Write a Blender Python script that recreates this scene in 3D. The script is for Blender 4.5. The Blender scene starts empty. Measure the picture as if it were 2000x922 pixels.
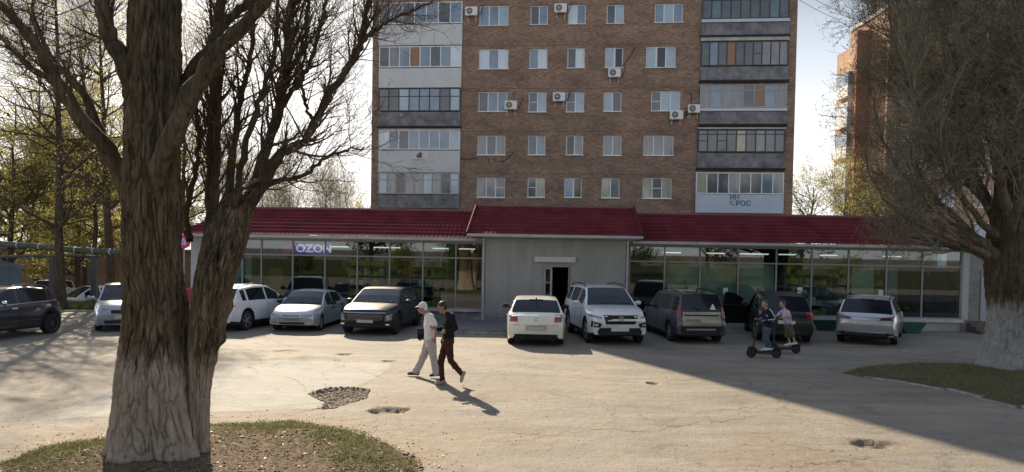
import bpy, bmesh, math, random
import numpy as np
from mathutils import Vector, Matrix, noise as mnoise
from mathutils.bvhtree import BVHTree

SC = bpy.context.scene
COL = SC.collection
rad = math.radians
random.seed(7)

# ------------------------------------------------------------------ camera
F, CH, HY, PITCH, ROLL = 1400.0, 2.9, 487.0, rad(1.5), rad(1.0)
PY0 = HY + F*math.tan(PITCH)                       # principal row of the 2000x922 photograph
_fw = Vector((0, math.cos(PITCH), -math.sin(PITCH)))
_u0 = Vector((0, math.sin(PITCH), math.cos(PITCH)))
_r0 = Vector((1, 0, 0))
C_R = _r0*math.cos(ROLL) + _u0*math.sin(ROLL)
C_U = _u0*math.cos(ROLL) - _r0*math.sin(ROLL)
CAM = Vector((0, 0, CH))
cam_d = bpy.data.cameras.new('camera'); cam = bpy.data.objects.new('camera', cam_d); COL.objects.link(cam)
m3 = Matrix((C_R, C_U, -_fw)).transposed()
cam.matrix_world = Matrix.Translation(CAM) @ m3.to_4x4()
cam_d.sensor_width = 36; cam_d.lens = F/2000*36; cam_d.shift_y = (PY0-461)/2000
cam_d.clip_start = 0.1; cam_d.clip_end = 3000
SC.camera = cam

def ray(px, py):
    return (C_R*((px-1000)/F) + C_U*(-(py-PY0)/F) + _fw)
def G(px, py, z=0.0):
    d = ray(px, py); t = (z-CH)/d.z; return CAM + d*t
def P(px, py, Y):
    d = ray(px, py); return CAM + d*(Y/d.y)

# ------------------------------------------------------------------ light
SUN_EL, SUN_AZ = rad(31.5), rad(24.0)              # azimuth to the left of the view axis, behind the shop
to_sun = Vector((-math.sin(SUN_AZ)*math.cos(SUN_EL), math.cos(SUN_AZ)*math.cos(SUN_EL), math.sin(SUN_EL)))
sd = bpy.data.lights.new('sun', 'SUN'); sd.energy = 4.6; sd.angle = rad(0.53); sd.color = (1.0, 0.85, 0.64)
sun = bpy.data.objects.new('sun', sd); COL.objects.link(sun)
sun.rotation_euler = to_sun.to_track_quat('Z', 'Y').to_euler(); sun.location = to_sun*100

W = bpy.data.worlds.new('World'); SC.world = W; W.use_nodes = True
wt = W.node_tree; wt.nodes.clear()
def wn(t, **k):
    n = wt.nodes.new(t)
    for a, b in k.items(): setattr(n, a, b)
    return n
sky = wn('ShaderNodeTexSky'); sky.sky_type = 'NISHITA'; sky.sun_disc = False
sky.sun_elevation = SUN_EL; sky.sun_rotation = -SUN_AZ; sky.dust_density = 2.0; sky.air_density = 1.0
bg1 = wn('ShaderNodeBackground'); bg1.inputs['Strength'].default_value = 0.085
wt.links.new(sky.outputs[0], bg1.inputs['Color'])
tc = wn('ShaderNodeTexCoord')
mp = wn('ShaderNodeMapping'); mp.inputs['Scale'].default_value = (1.2, 1.2, 3.6)
wt.links.new(tc.outputs['Generated'], mp.inputs['Vector'])
nz = wn('ShaderNodeTexNoise'); nz.inputs['Scale'].default_value = 2.1; nz.inputs['Detail'].default_value = 6; nz.inputs['Roughness'].default_value = 0.55
wt.links.new(mp.outputs[0], nz.inputs['Vector'])
sep = wn('ShaderNodeSeparateXYZ'); wt.links.new(tc.outputs['Generated'], sep.inputs[0])
# thin bright cloud veil, denser towards the horizon
mr1 = wn('ShaderNodeMapRange'); mr1.inputs[1].default_value = 0.0; mr1.inputs[2].default_value = 0.45
mr1.inputs[3].default_value = 0.42; mr1.inputs[4].default_value = -0.05
wt.links.new(sep.outputs['Z'], mr1.inputs[0])
ad = wn('ShaderNodeMath', operation='ADD'); wt.links.new(nz.outputs['Fac'], ad.inputs[0]); wt.links.new(mr1.outputs[0], ad.inputs[1])
mr2 = wn('ShaderNodeMapRange'); mr2.inputs[1].default_value = 0.40; mr2.inputs[2].default_value = 0.80
mr2.inputs[3].default_value = 0.50; mr2.inputs[4].default_value = 0.94
wt.links.new(ad.outputs[0], mr2.inputs[0])
bg2 = wn('ShaderNodeBackground'); bg2.inputs['Color'].default_value = (0.93, 0.95, 1.0, 1); bg2.inputs['Strength'].default_value = 0.62
mx = wn('ShaderNodeMixShader'); wt.links.new(mr2.outputs[0], mx.inputs[0]); wt.links.new(bg1.outputs[0], mx.inputs[1]); wt.links.new(bg2.outputs[0], mx.inputs[2])
wo = wn('ShaderNodeOutputWorld'); wt.links.new(mx.outputs[0], wo.inputs[0])
# darker, bluer cloud undersides away from the horizon glow
cr = wn('ShaderNodeValToRGB'); cr.color_ramp.elements[0].position = 0.02; cr.color_ramp.elements[0].color = (1.35, 1.33, 1.30, 1)
cr.color_ramp.elements[1].position = 0.33; cr.color_ramp.elements[1].color = (0.29, 0.325, 0.38, 1)
e3 = cr.color_ramp.elements.new(0.75); e3.color = (0.34, 0.40, 0.50, 1)
wt.links.new(sep.outputs['Z'], cr.inputs[0]); wt.links.new(cr.outputs[0], bg2.inputs['Color'])

SC.view_settings.view_transform = 'Standard'; SC.view_settings.look = 'None'
SC.view_settings.exposure = 1.15; SC.view_settings.gamma = 1.0
SC.render.engine = 'CYCLES'
SC.cycles.max_bounces = 6; SC.cycles.transparent_max_bounces = 12
SC.cycles.use_denoising = True
# ------------------------------------------------------------------ materials
MATS = {}
def nt_of(m):
    m.use_nodes = True; return m.node_tree
def mat(name, col, rough=0.7, metal=0.0, spec=0.4, var=0.0, vscale=3.0, bump=0.0, bscale=40.0, coat=0.0, col2=None, stretch=(1,1,1), emit=None, detail=5.0):
    """Principled material; var/col2: noise mottling of the thing's own colour; bump: fine relief."""
    if name in MATS: return MATS[name]
    m = bpy.data.materials.new(name); nt = nt_of(m); b = nt.nodes['Principled BSDF']
    c = (*col, 1)
    b.inputs['Base Color'].default_value = c; b.inputs['Roughness'].default_value = rough
    b.inputs['Metallic'].default_value = metal; b.inputs['Specular IOR Level'].default_value = spec
    if coat: b.inputs['Coat Weight'].default_value = coat; b.inputs['Coat Roughness'].default_value = 0.06
    if emit: b.inputs['Emission Color'].default_value = (*emit[0], 1); b.inputs['Emission Strength'].default_value = emit[1]
    if var or col2 or bump:
        t = nt.nodes.new('ShaderNodeTexCoord'); mpn = nt.nodes.new('ShaderNodeMapping'); mpn.inputs['Scale'].default_value = stretch
        nt.links.new(t.outputs['Object'], mpn.inputs[0])
    if var or col2:
        n = nt.nodes.new('ShaderNodeTexNoise'); n.inputs['Scale'].default_value = vscale; n.inputs['Detail'].default_value = detail; n.inputs['Roughness'].default_value = 0.62
        nt.links.new(mpn.outputs[0], n.inputs['Vector'])
        r = nt.nodes.new('ShaderNodeValToRGB'); e = r.color_ramp.elements
        e[0].position = 0.32; e[1].position = 0.68
        lo = col2 if col2 else tuple(x*(1-var) for x in col); hi = col if col2 else tuple(min(1, x*(1+var)) for x in col)
        e[0].color = (*lo, 1); e[1].color = (*hi, 1)
        nt.links.new(n.outputs['Fac'], r.inputs[0]); nt.links.new(r.outputs[0], b.inputs['Base Color'])
    if bump:
        n2 = nt.nodes.new('ShaderNodeTexNoise'); n2.inputs['Scale'].default_value = bscale; n2.inputs['Detail'].default_value = 4
        nt.links.new(mpn.outputs[0], n2.inputs['Vector'])
        bp = nt.nodes.new('ShaderNodeBump'); bp.inputs['Strength'].default_value = bump; bp.inputs['Distance'].default_value = 0.02
        nt.links.new(n2.outputs['Fac'], bp.inputs['Height']); nt.links.new(bp.outputs[0], b.inputs['Normal'])
    MATS[name] = m; return m

def leaf_mat(name, col, trans=0.45):
    m = bpy.data.materials.new(name); nt = nt_of(m); b = nt.nodes['Principled BSDF']; out = nt.nodes['Material Output']
    g = nt.nodes.new('ShaderNodeNewGeometry'); r = nt.nodes.new('ShaderNodeValToRGB')
    r.color_ramp.elements[0].color = (*[x*0.6 for x in col], 1); r.color_ramp.elements[1].color = (*[x*1.35 for x in col], 1)
    nt.links.new(g.outputs['Random Per Island'], r.inputs[0]); nt.links.new(r.outputs[0], b.inputs['Base Color'])
    b.inputs['Roughness'].default_value = 0.6
    tr = nt.nodes.new('ShaderNodeBsdfTranslucent'); nt.links.new(r.outputs[0], tr.inputs[0])
    mxx = nt.nodes.new('ShaderNodeMixShader'); mxx.inputs[0].default_value = trans
    nt.links.new(b.outputs[0], mxx.inputs[1]); nt.links.new(tr.outputs[0], mxx.inputs[2]); nt.links.new(mxx.outputs[0], out.inputs[0])
    return m

def shop_glass(name, tint=(0.70, 0.77, 0.74), refl=0.055):
    m = bpy.data.materials.new(name); nt = nt_of(m); nt.nodes.clear()
    out = nt.nodes.new('ShaderNodeOutputMaterial'); t = nt.nodes.new('ShaderNodeBsdfTransparent'); t.inputs[0].default_value = (*tint, 1)
    g = nt.nodes.new('ShaderNodeBsdfGlossy'); g.inputs['Roughness'].default_value = 0.015; g.inputs[0].default_value = (0.95, 0.97, 1, 1)
    lw = nt.nodes.new('ShaderNodeLayerWeight'); lw.inputs[0].default_value = 0.25
    ma = nt.nodes.new('ShaderNodeMath'); ma.operation = 'MULTIPLY_ADD'; ma.inputs[1].default_value = 0.5; ma.inputs[2].default_value = refl
    nt.links.new(lw.outputs['Fresnel'], ma.inputs[0])
    x = nt.nodes.new('ShaderNodeMixShader'); nt.links.new(ma.outputs[0], x.inputs[0]); nt.links.new(t.outputs[0], x.inputs[1]); nt.links.new(g.outputs[0], x.inputs[2])
    nt.links.new(x.outputs[0], out.inputs[0]); return m

# ------------------------------------------------------------------ mesh collecting
class MB:
    def __init__(s): s.v = []; s.f = []; s.m = []
    def add(s, vs, fs, mi=0):
        o = len(s.v); s.v += [tuple(v) for v in vs]; s.f += [tuple(i+o for i in f) for f in fs]; s.m += [mi]*len(fs); return s
    def box(s, x0, x1, y0, y1, z0, z1, mi=0):
        vs = [(x, y, z) for z in (z0, z1) for y in (y0, y1) for x in (x0, x1)]
        return s.add(vs, [(0,2,3,1),(4,5,7,6),(0,1,5,4),(2,6,7,3),(0,4,6,2),(1,3,7,5)], mi)
    def bar(s, a, b, w, h=None, mi=0):
        """square bar from a to b"""
        a, b = Vector(a), Vector(b); h = h or w; d = (b-a).normalized()
        up = Vector((0,0,1)) if abs(d.z) < .95 else Vector((1,0,0)); r = d.cross(up).normalized(); u = r.cross(d)
        vs = [p + r*sx*w/2 + u*sz*h/2 for p in (a, b) for sx, sz in ((-1,-1),(1,-1),(1,1),(-1,1))]
        return s.add(vs, [(0,1,2,3)[::-1],(4,5,6,7),(0,1,5,4),(1,2,6,5),(2,3,7,6),(3,0,4,7)], mi)
    def tube(s, pts, rs, n=8, mi=0, cap=True):
        pts = [Vector(p) for p in pts]
        if not hasattr(rs, '__len__'): rs = [rs]*len(pts)
        vs = []; ref = None
        for i, p in enumerate(pts):
            d = (pts[min(i+1, len(pts)-1)] - pts[max(i-1, 0)]).normalized()
            if ref is None: ref = Vector((0,0,1)) if abs(d.z) < .9 else Vector((1,0,0))
            r = d.cross(ref).normalized(); u = r.cross(d).normalized(); ref = u
            vs += [p + (r*math.cos(2*math.pi*k/n) + u*math.sin(2*math.pi*k/n))*rs[i] for k in range(n)]
        fs = []
        for i in range(len(pts)-1):
            for k in range(n):
                a = i*n+k; b = i*n+(k+1) % n; fs.append((a, b, b+n, a+n))
        if cap: fs.append(tuple(range(n))[::-1]); fs.append(tuple(range((len(pts)-1)*n, len(pts)*n)))
        return s.add(vs, fs, mi)
    def lathe(s, prof, n=16, c=(0,0,0), axis='z', mi=0):
        """prof: (radius, height) pairs"""
        vs = []
        for r, h in prof:
            for k in range(n):
                a = 2*math.pi*k/n; x, y = r*math.cos(a), r*math.sin(a)
                p = (x, y, h) if axis == 'z' else ((x, h, y) if axis == 'y' else (h, x, y))
                vs.append((p[0]+c[0], p[1]+c[1], p[2]+c[2]))
        fs = []
        for i in range(len(prof)-1):
            for k in range(n):
                a = i*n+k; b = i*n+(k+1) % n; fs.append((a, b, b+n, a+n))
        return s.add(vs, fs, mi)
    def prism(s, poly, d0, d1, axis='y', mi=0):
        """extrude a 2D polygon (a,b) along an axis; axis y -> (a,d,b), x -> (d,a,b), z -> (a,b,d)"""
        def pt(a, b, d): return (a, d, b) if axis == 'y' else ((d, a, b) if axis == 'x' else (a, b, d))
        n = len(poly); vs = [pt(a, b, d0) for a, b in poly] + [pt(a, b, d1) for a, b in poly]
        fs = [tuple(range(n)), tuple(range(2*n-1, n-1, -1))] + [(i, (i+1) % n, n+(i+1) % n, n+i) for i in range(n)]
        return s.add(vs, fs, mi)
    def build(s, name, mats, parent=None, smooth=False, sharp=None, fix=True):
        me = bpy.data.meshes.new(name); me.from_pydata(s.v, [], s.f)
        if not isinstance(mats, (list, tuple)): mats = [mats]
        for m in mats: me.materials.append(m)
        if len(mats) > 1: me.polygons.foreach_set('material_index', s.m)
        if fix:
            bm = bmesh.new(); bm.from_mesh(me); bmesh.ops.recalc_face_normals(bm, faces=bm.faces); bm.to_mesh(me); bm.free()
        if smooth:
            me.polygons.foreach_set('use_smooth', [True]*len(me.polygons))
            if sharp: me.set_sharp_from_angle(angle=rad(sharp))
        me.update(); return link(name, me, parent)

def link(name, data, parent=None):
    o = bpy.data.objects.new(name, data); COL.objects.link(o)
    if parent is not None: o.parent = parent
    return o
def thing(name, label, cat, loc=(0,0,0), rz=0.0, group=None):
    o = link(name, None); o.location = loc; o.rotation_euler = (0, 0, rz); o.empty_display_size = 0.1
    return tag(o, label, cat, group)
def tag(o, label, cat, group=None):
    o['label'] = label; o['category'] = cat
    if group: o['group'] = group
    return o
def struct(o): o['kind'] = 'structure'; return o
def stuff(o): o['kind'] = 'stuff'; return o
def copy_tree(o, parent=None):
    c = o.copy(); COL.objects.link(c); c.parent = parent
    for ch in list(o.children): copy_tree(ch, c)
    return c

def np_mesh(name, V, F, mats, parent=None, smooth=False, midx=None):
    """V (n,3), F (m,k) arrays of equal-sided faces"""
    me = bpy.data.meshes.new(name); V = np.asarray(V, np.float32); F = np.asarray(F, np.int32); k = F.shape[1]
    me.vertices.add(len(V)); me.vertices.foreach_set('co', V.ravel())
    me.loops.add(F.size); me.loops.foreach_set('vertex_index', F.ravel())
    me.polygons.add(len(F)); me.polygons.foreach_set('loop_start', np.arange(len(F), dtype=np.int32)*k)
    if smooth: me.polygons.foreach_set('use_smooth', np.ones(len(F), bool))
    if not isinstance(mats, (list, tuple)): mats = [mats]
    for m in mats: me.materials.append(m)
    if midx is not None: me.polygons.foreach_set('material_index', np.asarray(midx, np.int32))
    me.update(calc_edges=True); me.validate(); return link(name, me, parent)

# ------------------------------------------------------------------ branches, vectorised
def tube_arrays(Pt, R, sides):
    """Pt (N,M,3), R (N,M) -> verts, quads"""
    N, M, _ = Pt.shape
    T = np.empty_like(Pt); T[:, 1:-1] = Pt[:, 2:]-Pt[:, :-2]; T[:, 0] = Pt[:, 1]-Pt[:, 0]; T[:, -1] = Pt[:, -1]-Pt[:, -2]
    T /= np.linalg.norm(T, axis=2, keepdims=True)+1e-9
    ref = np.zeros_like(T); ref[..., 0] = 0.31; ref[..., 1] = 0.95; ref[..., 2] = 0.05
    A = np.cross(T, ref); A /= np.linalg.norm(A, axis=2, keepdims=True)+1e-9; B = np.cross(T, A)
    th = np.arange(sides)*2*np.pi/sides
    V = Pt[:, :, None, :] + R[:, :, None, None]*(A[:, :, None, :]*np.cos(th)[None, None, :, None] + B[:, :, None, :]*np.sin(th)[None, None, :, None])
    V = V.reshape(-1, 3)
    n = np.arange(N)[:, None, None]*M*sides; i = np.arange(M-1)[None, :, None]*sides; k = np.arange(sides)[None, None, :]; k2 = (k+1) % sides
    a = n+i+k; b = n+i+k2
    Fq = np.stack([a, b, b+sides, a+sides], -1).reshape(-1, 4)
    return V, Fq
def join_arrays(lst):
    Vs, Fs, o = [], [], 0
    for V, Fq in lst: Vs.append(V); Fs.append(Fq+o); o += len(V)
    return np.concatenate(Vs), np.concatenate(Fs)
def shoots(rng, Pt, R, n, tmin=0.25, tmax=1.0, ang=(30, 60), ln=(0.3, 0.6), rr=0.5, M=5, up=0.3, wob=0.12, rtip=0.3, absolute=False):
    """n child branches from parent polylines"""
    N, M0, _ = Pt.shape
    L = np.linalg.norm(np.diff(Pt, axis=1), axis=2).sum(1)
    pi = rng.choice(N, n, p=L/L.sum()); t = tmin+(tmax-tmin)*rng.random(n)**0.8; f = t*(M0-1); i0 = np.clip(f.astype(int), 0, M0-2); w = (f-i0)[:, None]
    p0 = Pt[pi, i0]*(1-w)+Pt[pi, i0+1]*w; r0 = (R[pi, i0]*(1-w[:, 0])+R[pi, i0+1]*w[:, 0])*rr
    T = Pt[pi, i0+1]-Pt[pi, i0]; T /= np.linalg.norm(T, axis=1, keepdims=True)+1e-9
    q = rng.normal(size=(n, 3)); q -= (q*T).sum(1, keepdims=True)*T; q /= np.linalg.norm(q, axis=1, keepdims=True)+1e-9
    a = np.radians(ang[0]+(ang[1]-ang[0])*rng.random(n))[:, None]
    d = T*np.cos(a)+q*np.sin(a)
    ll = ln[0]+(ln[1]-ln[0])*rng.random(n)
    if not absolute: ll = ll*L[pi]*(1.15-0.6*t)
    out = np.empty((n, M, 3)); out[:, 0] = p0; step = (ll/(M-1))[:, None]
    for m in range(1, M):
        d = d+rng.normal(size=(n, 3))*wob; d[:, 2] += up/(M-1); d /= np.linalg.norm(d, axis=1, keepdims=True)+1e-9
        out[:, m] = out[:, m-1]+d*step
    r0 = np.maximum(r0, 0.0015)
    RR = r0[:, None]*np.linspace(1, rtip, M)[None, :]
    return out, RR
def leaf_cards(rng, pts, size, spread=0.05, n=None):
    """one small bent leaf (two triangles as a quad) at each point"""
    if n is not None: pts = pts[rng.integers(0, len(pts), n)]
    k = len(pts); c = pts+rng.normal(size=(k, 3))*spread
    a = rng.normal(size=(k, 3)); a /= np.linalg.norm(a, axis=1, keepdims=True); b = rng.normal(size=(k, 3)); b -= (a*b).sum(1, keepdims=True)*a; b /= np.linalg.norm(b, axis=1, keepdims=True)
    s = size*(0.5+rng.random(k))[:, None]
    V = np.stack([c-a*s*0.5, c+b*s*0.32, c+a*s*0.5, c-b*s*0.32], 1).reshape(-1, 3)
    return V, np.arange(4*k).reshape(-1, 4)
def sd_poly(X, Y, poly):
    """signed distance to a polygon, positive inside"""
    P2 = np.array([(p[0], p[1]) for p in poly]); q = np.roll(P2, -1, 0); d = np.full(X.shape, 1e9); ins = np.zeros(X.shape, bool)
    for (ax, ay), (bx, by) in zip(P2, q):
        ex, ey = bx-ax, by-ay; t = np.clip(((X-ax)*ex+(Y-ay)*ey)/(ex*ex+ey*ey+1e-12), 0, 1)
        d = np.minimum(d, np.hypot(X-ax-t*ex, Y-ay-t*ey))
        c = ((ay > Y) != (by > Y)) & (X < (bx-ax)*(Y-ay)/(by-ay+1e-12)+ax); ins ^= c
    return np.where(ins, d, -d)
def sstep(a, b, x):
    t = np.clip((x-a)/(b-a), 0, 1); return t*t*(3-2*t)
def vnoise(x, y, seed=0):
    """cheap value noise, numpy"""
    xi = np.floor(x).astype(np.int64); yi = np.floor(y).astype(np.int64); xf = x-xi; yf = y-yi
    def h(i, j):
        k = (i*374761393+j*668265263+seed*974634221) & 0xffffffff; k = ((k ^ (k >> 13))*1274126177) & 0xffffffff
        return ((k ^ (k >> 16)) & 0xffff)/65535.0
    u = xf*xf*(3-2*xf); v = yf*yf*(3-2*yf)
    return (h(xi, yi)*(1-u)+h(xi+1, yi)*u)*(1-v)+(h(xi, yi+1)*(1-u)+h(xi+1, yi+1)*u)*v
def text_mesh(name, body, size, m, parent, loc, depth=0.006, bold=0.0, rot=(math.pi/2, 0, 0), xs=1.0):
    cu = bpy.data.curves.new(name, 'FONT'); cu.body = body; cu.size = size; cu.extrude = depth; cu.align_x = 'CENTER'; cu.align_y = 'CENTER'; cu.offset = bold
    t = bpy.data.objects.new(name+'_tmp', cu); COL.objects.link(t)
    dg = bpy.context.evaluated_depsgraph_get(); me = bpy.data.meshes.new_from_object(t.evaluated_get(dg)); bpy.data.objects.remove(t)
    me.materials.clear(); me.materials.append(m)
    o = link(name, me, parent); o.location = loc; o.rotation_euler = rot; o.scale = (xs, 1, 1); return o
# ------------------------------------------------------------------ ground: one sheet to the horizon
gp = lambda px, py: tuple(G(px, py)[:2])
MOUND = [gp(-160, 1030), gp(-120, 932), gp(20, 890), gp(110, 866), gp(235, 846), gp(330, 834), gp(410, 826), gp(520, 822), gp(620, 826), gp(705, 838), gp(762, 866), gp(815, 893), gp(850, 930), gp(900, 1060), gp(400, 1250), gp(-200, 1250)]
PATCH = [gp(95, 822), gp(160, 785), gp(232, 747), gp(300, 722), gp(415, 706), gp(600, 705), gp(770, 711), gp(742, 735), gp(700, 757), gp(640, 760), gp(604, 770), gp(637, 786), gp(642, 797), gp(520, 803), gp(400, 806), gp(250, 812)]
RUBBLE = [gp(604, 770), gp(640, 758), gp(700, 757), gp(719, 760), gp(714, 776), gp(690, 784), gp(650, 797), gp(630, 799), gp(640, 788)]
HOLES = [  # px, py, half width px, half depth px, depth m
    (757, 803, 46, 9, .085), (1275, 749, 13, 2.6, .10), (1702, 869, 38, 9, .075), (1745, 870, 34, 7, .035), (760, 706, 16, 2, .05), (672, 692, 16, 2, .05),
    (28, 724, 42, 4.5, .07), (560, 686, 28, 3, .03)]
LAWN_R = [gp(1632, 727), gp(1700, 716), gp(1790, 711), (14.0, 18.9), (30, 18.0), (30, 9), (12.3, 12.7), gp(1985, 797), gp(1900, 774), gp(1830, 757), gp(1760, 746), gp(1690, 737)]
LAWN_L = [(-60, 30.2), (-36, 29.8), (-22, 29.6), (-14.5, 29.9), (-12.6, 31.2), (-14, 32.6), (-24, 32.8), (-60, 32.8)]
def yard_z(x, y): return -.78*float(sstep(31.6, 33.6, np.float64(y)))*float(sstep(-10.5, -13.0, np.float64(x)))
def hole_fields(X, Y):
    h = np.zeros_like(X); msk = np.zeros_like(X)
    for k, (px, py, hw, hd, dep) in enumerate(HOLES):
        c = G(px, py); a = abs(G(px+hw, py).x-c.x); b = abs(G(px, py-hd).y-c.y)
        u = (X-c.x)/a; v = (Y-c.y)/b
        wob = 0.22*(vnoise(X*5+k*9.1, Y*5, k)-.5)*2+.10*(vnoise(X*13, Y*13, k+4)-.5)
        r = np.sqrt(u*u+v*v)+wob
        # steep far rim, shallow near ramp
        rim = np.where(v > 0, sstep(1.0, 0.80, r), sstep(1.05, 0.1, r))
        h -= dep*rim*(0.85+.3*vnoise(X*9, Y*9, 3)); msk = np.maximum(msk, sstep(1.25, .9, r))
    return h, msk
def ground_fields(X, Y):
    near = sstep(45, 25, np.abs(X))*sstep(34, 27, Y)*sstep(0, 4, Y)
    h = near*(0.020*(vnoise(X*.35, Y*.35, 1)-.5)+0.010*(vnoise(X*1.3, Y*1.3, 2)-.5)+.005*(vnoise(X*5, Y*5, 5)-.5))
    hh, hm = hole_fields(X, Y); h += hh
    sr = sd_poly(X, Y, RUBBLE)+.10*(vnoise(X*6, Y*6, 8)-.5)
    h -= 0.045*sstep(-.01, .06, sr); rub = sstep(-.08, .05, sr)
    sm = sd_poly(X, Y, MOUND)+.6*(vnoise(X*1.3, Y*1.3, 11)-.5)
    dirt = np.maximum.reduce([hm*.8, rub, sstep(-1.3, -.05, sm)*(0.55+.6*vnoise(X*1.7, Y*1.7, 12)),
          .55*sstep(0.55, .85, vnoise(X*.5, Y*.9, 21))*sstep(19, 11, Y)])
    yd = sstep(31.6, 33.6, Y)*sstep(-10.5, -13.0, X)*sstep(90, 70, Y); h = h-.78*yd; dirt = np.maximum(dirt, .85*yd)
    sp = sd_poly(X, Y, PATCH)+.12*(vnoise(X*3, Y*3, 13)-.5)
    patch = sstep(-.03, .05, sp)
    h += 0.012*patch
    return h, np.clip(dirt, 0, 1), patch, hm

def axis(fine0, fine1, step, lo, hi):
    a = list(np.arange(fine0, fine1+1e-6, step)); s = step
    x = fine0
    while x > lo: s = min(s*1.25, 40); x -= s; a.insert(0, x)
    s = step; x = a[-1]
    while x < hi: s = min(s*1.25, 40); x += s; a.append(x)
    return np.array(a)
gx = axis(-10, 12, .055, -900, 900); gy = axis(8.4, 23.5, .055, -500, 1500)
GX, GY = np.meshgrid(gx, gy)
gh, gd, gpm, ghm = ground_fields(GX, GY)
nx, ny = len(gx), len(gy)
ii = np.arange(nx*ny).reshape(ny, nx)
gF = np.stack([ii[:-1, :-1], ii[:-1, 1:], ii[1:, 1:], ii[1:, :-1]], -1).reshape(-1, 4)
def ground_mat():
    m = bpy.data.materials.new('old_asphalt'); nt = nt_of(m); N = nt.nodes; L = nt.links; b = N['Principled BSDF']
    t = N.new('ShaderNodeTexCoord')
    def noise(sc, det=6, ro=.6, stretch=None):
        n = N.new('ShaderNodeTexNoise'); n.inputs['Scale'].default_value = sc; n.inputs['Detail'].default_value = det; n.inputs['Roughness'].default_value = ro
        if stretch:
            mp_ = N.new('ShaderNodeMapping'); mp_.inputs['Scale'].default_value = stretch; L.new(t.outputs['Object'], mp_.inputs[0]); L.new(mp_.outputs[0], n.inputs['Vector'])
        else: L.new(t.outputs['Object'], n.inputs['Vector'])
        return n.outputs['Fac']
    def ramp(f, p0, c0, p1, c1):
        r = N.new('ShaderNodeValToRGB'); r.color_ramp.elements[0].position = p0; r.color_ramp.elements[0].color = (*c0, 1)
        r.color_ramp.elements[1].position = p1; r.color_ramp.elements[1].color = (*c1, 1); L.new(f, r.inputs[0]); return r.outputs[0]
    def mix(f, a, c, mode='MIX'):
        x = N.new('ShaderNodeMix'); x.data_type = 'RGBA'; x.blend_type = mode
        if isinstance(f, float): x.inputs[0].default_value = f
        else: L.new(f, x.inputs[0])
        L.new(a, x.inputs[6]); L.new(c, x.inputs[7]); return x.outputs[2]
    def attr(n): a = N.new('ShaderNodeAttribute'); a.attribute_name = n; return a.outputs['Fac']
    base = ramp(noise(.35, 8, .7), .3, (.205, .184, .155), .72, (.308, .272, .216))
    fine = ramp(noise(30, 4, .75), .32, (.58, .58, .58), .64, (1.2, 1.2, 1.2)); base = mix(1.0, base, fine, 'MULTIPLY')
    spots = ramp(noise(9, 5, .75), .28, (.42, .42, .42), .42, (1, 1, 1)); base = mix(.85, base, spots, 'MULTIPLY')
    stain = ramp(noise(.62, 5, .8), .30, (.60, .60, .62), .43, (1, 1, 1)); base = mix(.8, base, stain, 'MULTIPLY')
    streak = ramp(noise(1.1, 6, .7, (.28, 1.3, 1)), .34, (.74, .74, .75), .62, (1.06, 1.05, 1.03)); base = mix(1.0, base, streak, 'MULTIPLY')
    pcol = ramp(noise(1.4, 7, .65), .28, (.220, .210, .188), .72, (.300, .286, .258))
    base = mix(attr('patch'), base, pcol)
    dcol = ramp(noise(6, 8, .7), .3, (.13, .095, .062), .7, (.25, .195, .14))
    base = mix(attr('dirt'), base, dcol)
    # hairline crack network, warped
    v = N.new('ShaderNodeTexVoronoi'); v.feature = 'DISTANCE_TO_EDGE'; v.inputs['Scale'].default_value = .33
    wp = N.new('ShaderNodeTexNoise'); wp.inputs['Scale'].default_value = 1.1; wp.inputs['Detail'].default_value = 8; wp.inputs['Roughness'].default_value = .7; L.new(t.outputs['Object'], wp.inputs['Vector'])
    va = N.new('ShaderNodeVectorMath'); va.operation = 'MULTIPLY_ADD'; va.inputs[1].default_value = (1.7, 1.7, 0)
    L.new(wp.outputs['Color'], va.inputs[0]); L.new(t.outputs['Object'], va.inputs[2]); L.new(va.outputs[0], v.inputs['Vector'])
    ck = ramp(v.outputs['Distance'], .0015, (.42, .40, .37), .008, (1, 1, 1))
    gate = ramp(noise(.22, 3), .42, (0, 0, 0), .58, (.85, .85, .85)); base = mix(gate, base, mix(1.0, base, ck, 'MULTIPLY'))
    L.new(base, b.inputs['Base Color']); b.inputs['Roughness'].default_value = .82; b.inputs['Specular IOR Level'].default_value = .28
    bp = N.new('ShaderNodeBump'); bp.inputs['Strength'].default_value = .55; bp.inputs['Distance'].default_value = .012; L.new(noise(55, 4, .7), bp.inputs['Height'])
    bp2 = N.new('ShaderNodeBump'); bp2.inputs['Strength'].default_value = .5; bp2.inputs['Distance'].default_value = .06; L.new(noise(4, 6, .65), bp2.inputs['Height']); L.new(bp.outputs[0], bp2.inputs['Normal'])
    L.new(bp2.outputs[0], b.inputs['Normal'])
    return m
ground = np_mesh('ground', np.stack([GX.ravel(), GY.ravel(), gh.ravel()], 1), gF, ground_mat(), smooth=True)
for n_, arr in (('dirt', gd), ('patch', gpm)):
    a_ = ground.data.attributes.new(n_, 'FLOAT', 'POINT'); a_.data.foreach_set('value', arr.ravel().astype(np.float32))
struct(ground)

M_SOIL = mat('soil', (.16, .118, .078), .95, spec=.15, col2=(.075, .053, .034), vscale=7, bump=.9, bscale=26, detail=9)
M_SOILG = mat('soil_grassy', (.12, .105, .06), .95, spec=.15, col2=(.07, .058, .034), vscale=5, bump=.9, bscale=30, detail=9)
M_GRASS = leaf_mat('grass_blade', (.115, .15, .035), .35)
M_GRASS2 = leaf_mat('lawn_grass_blade', (.17, .185, .06), .3)  # paler blades for the right-hand lawn
M_STONE = mat('kerb_stone', (.235, .225, .205), .9, spec=.2, var=.35, vscale=5, bump=.6, bscale=24)

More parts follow.
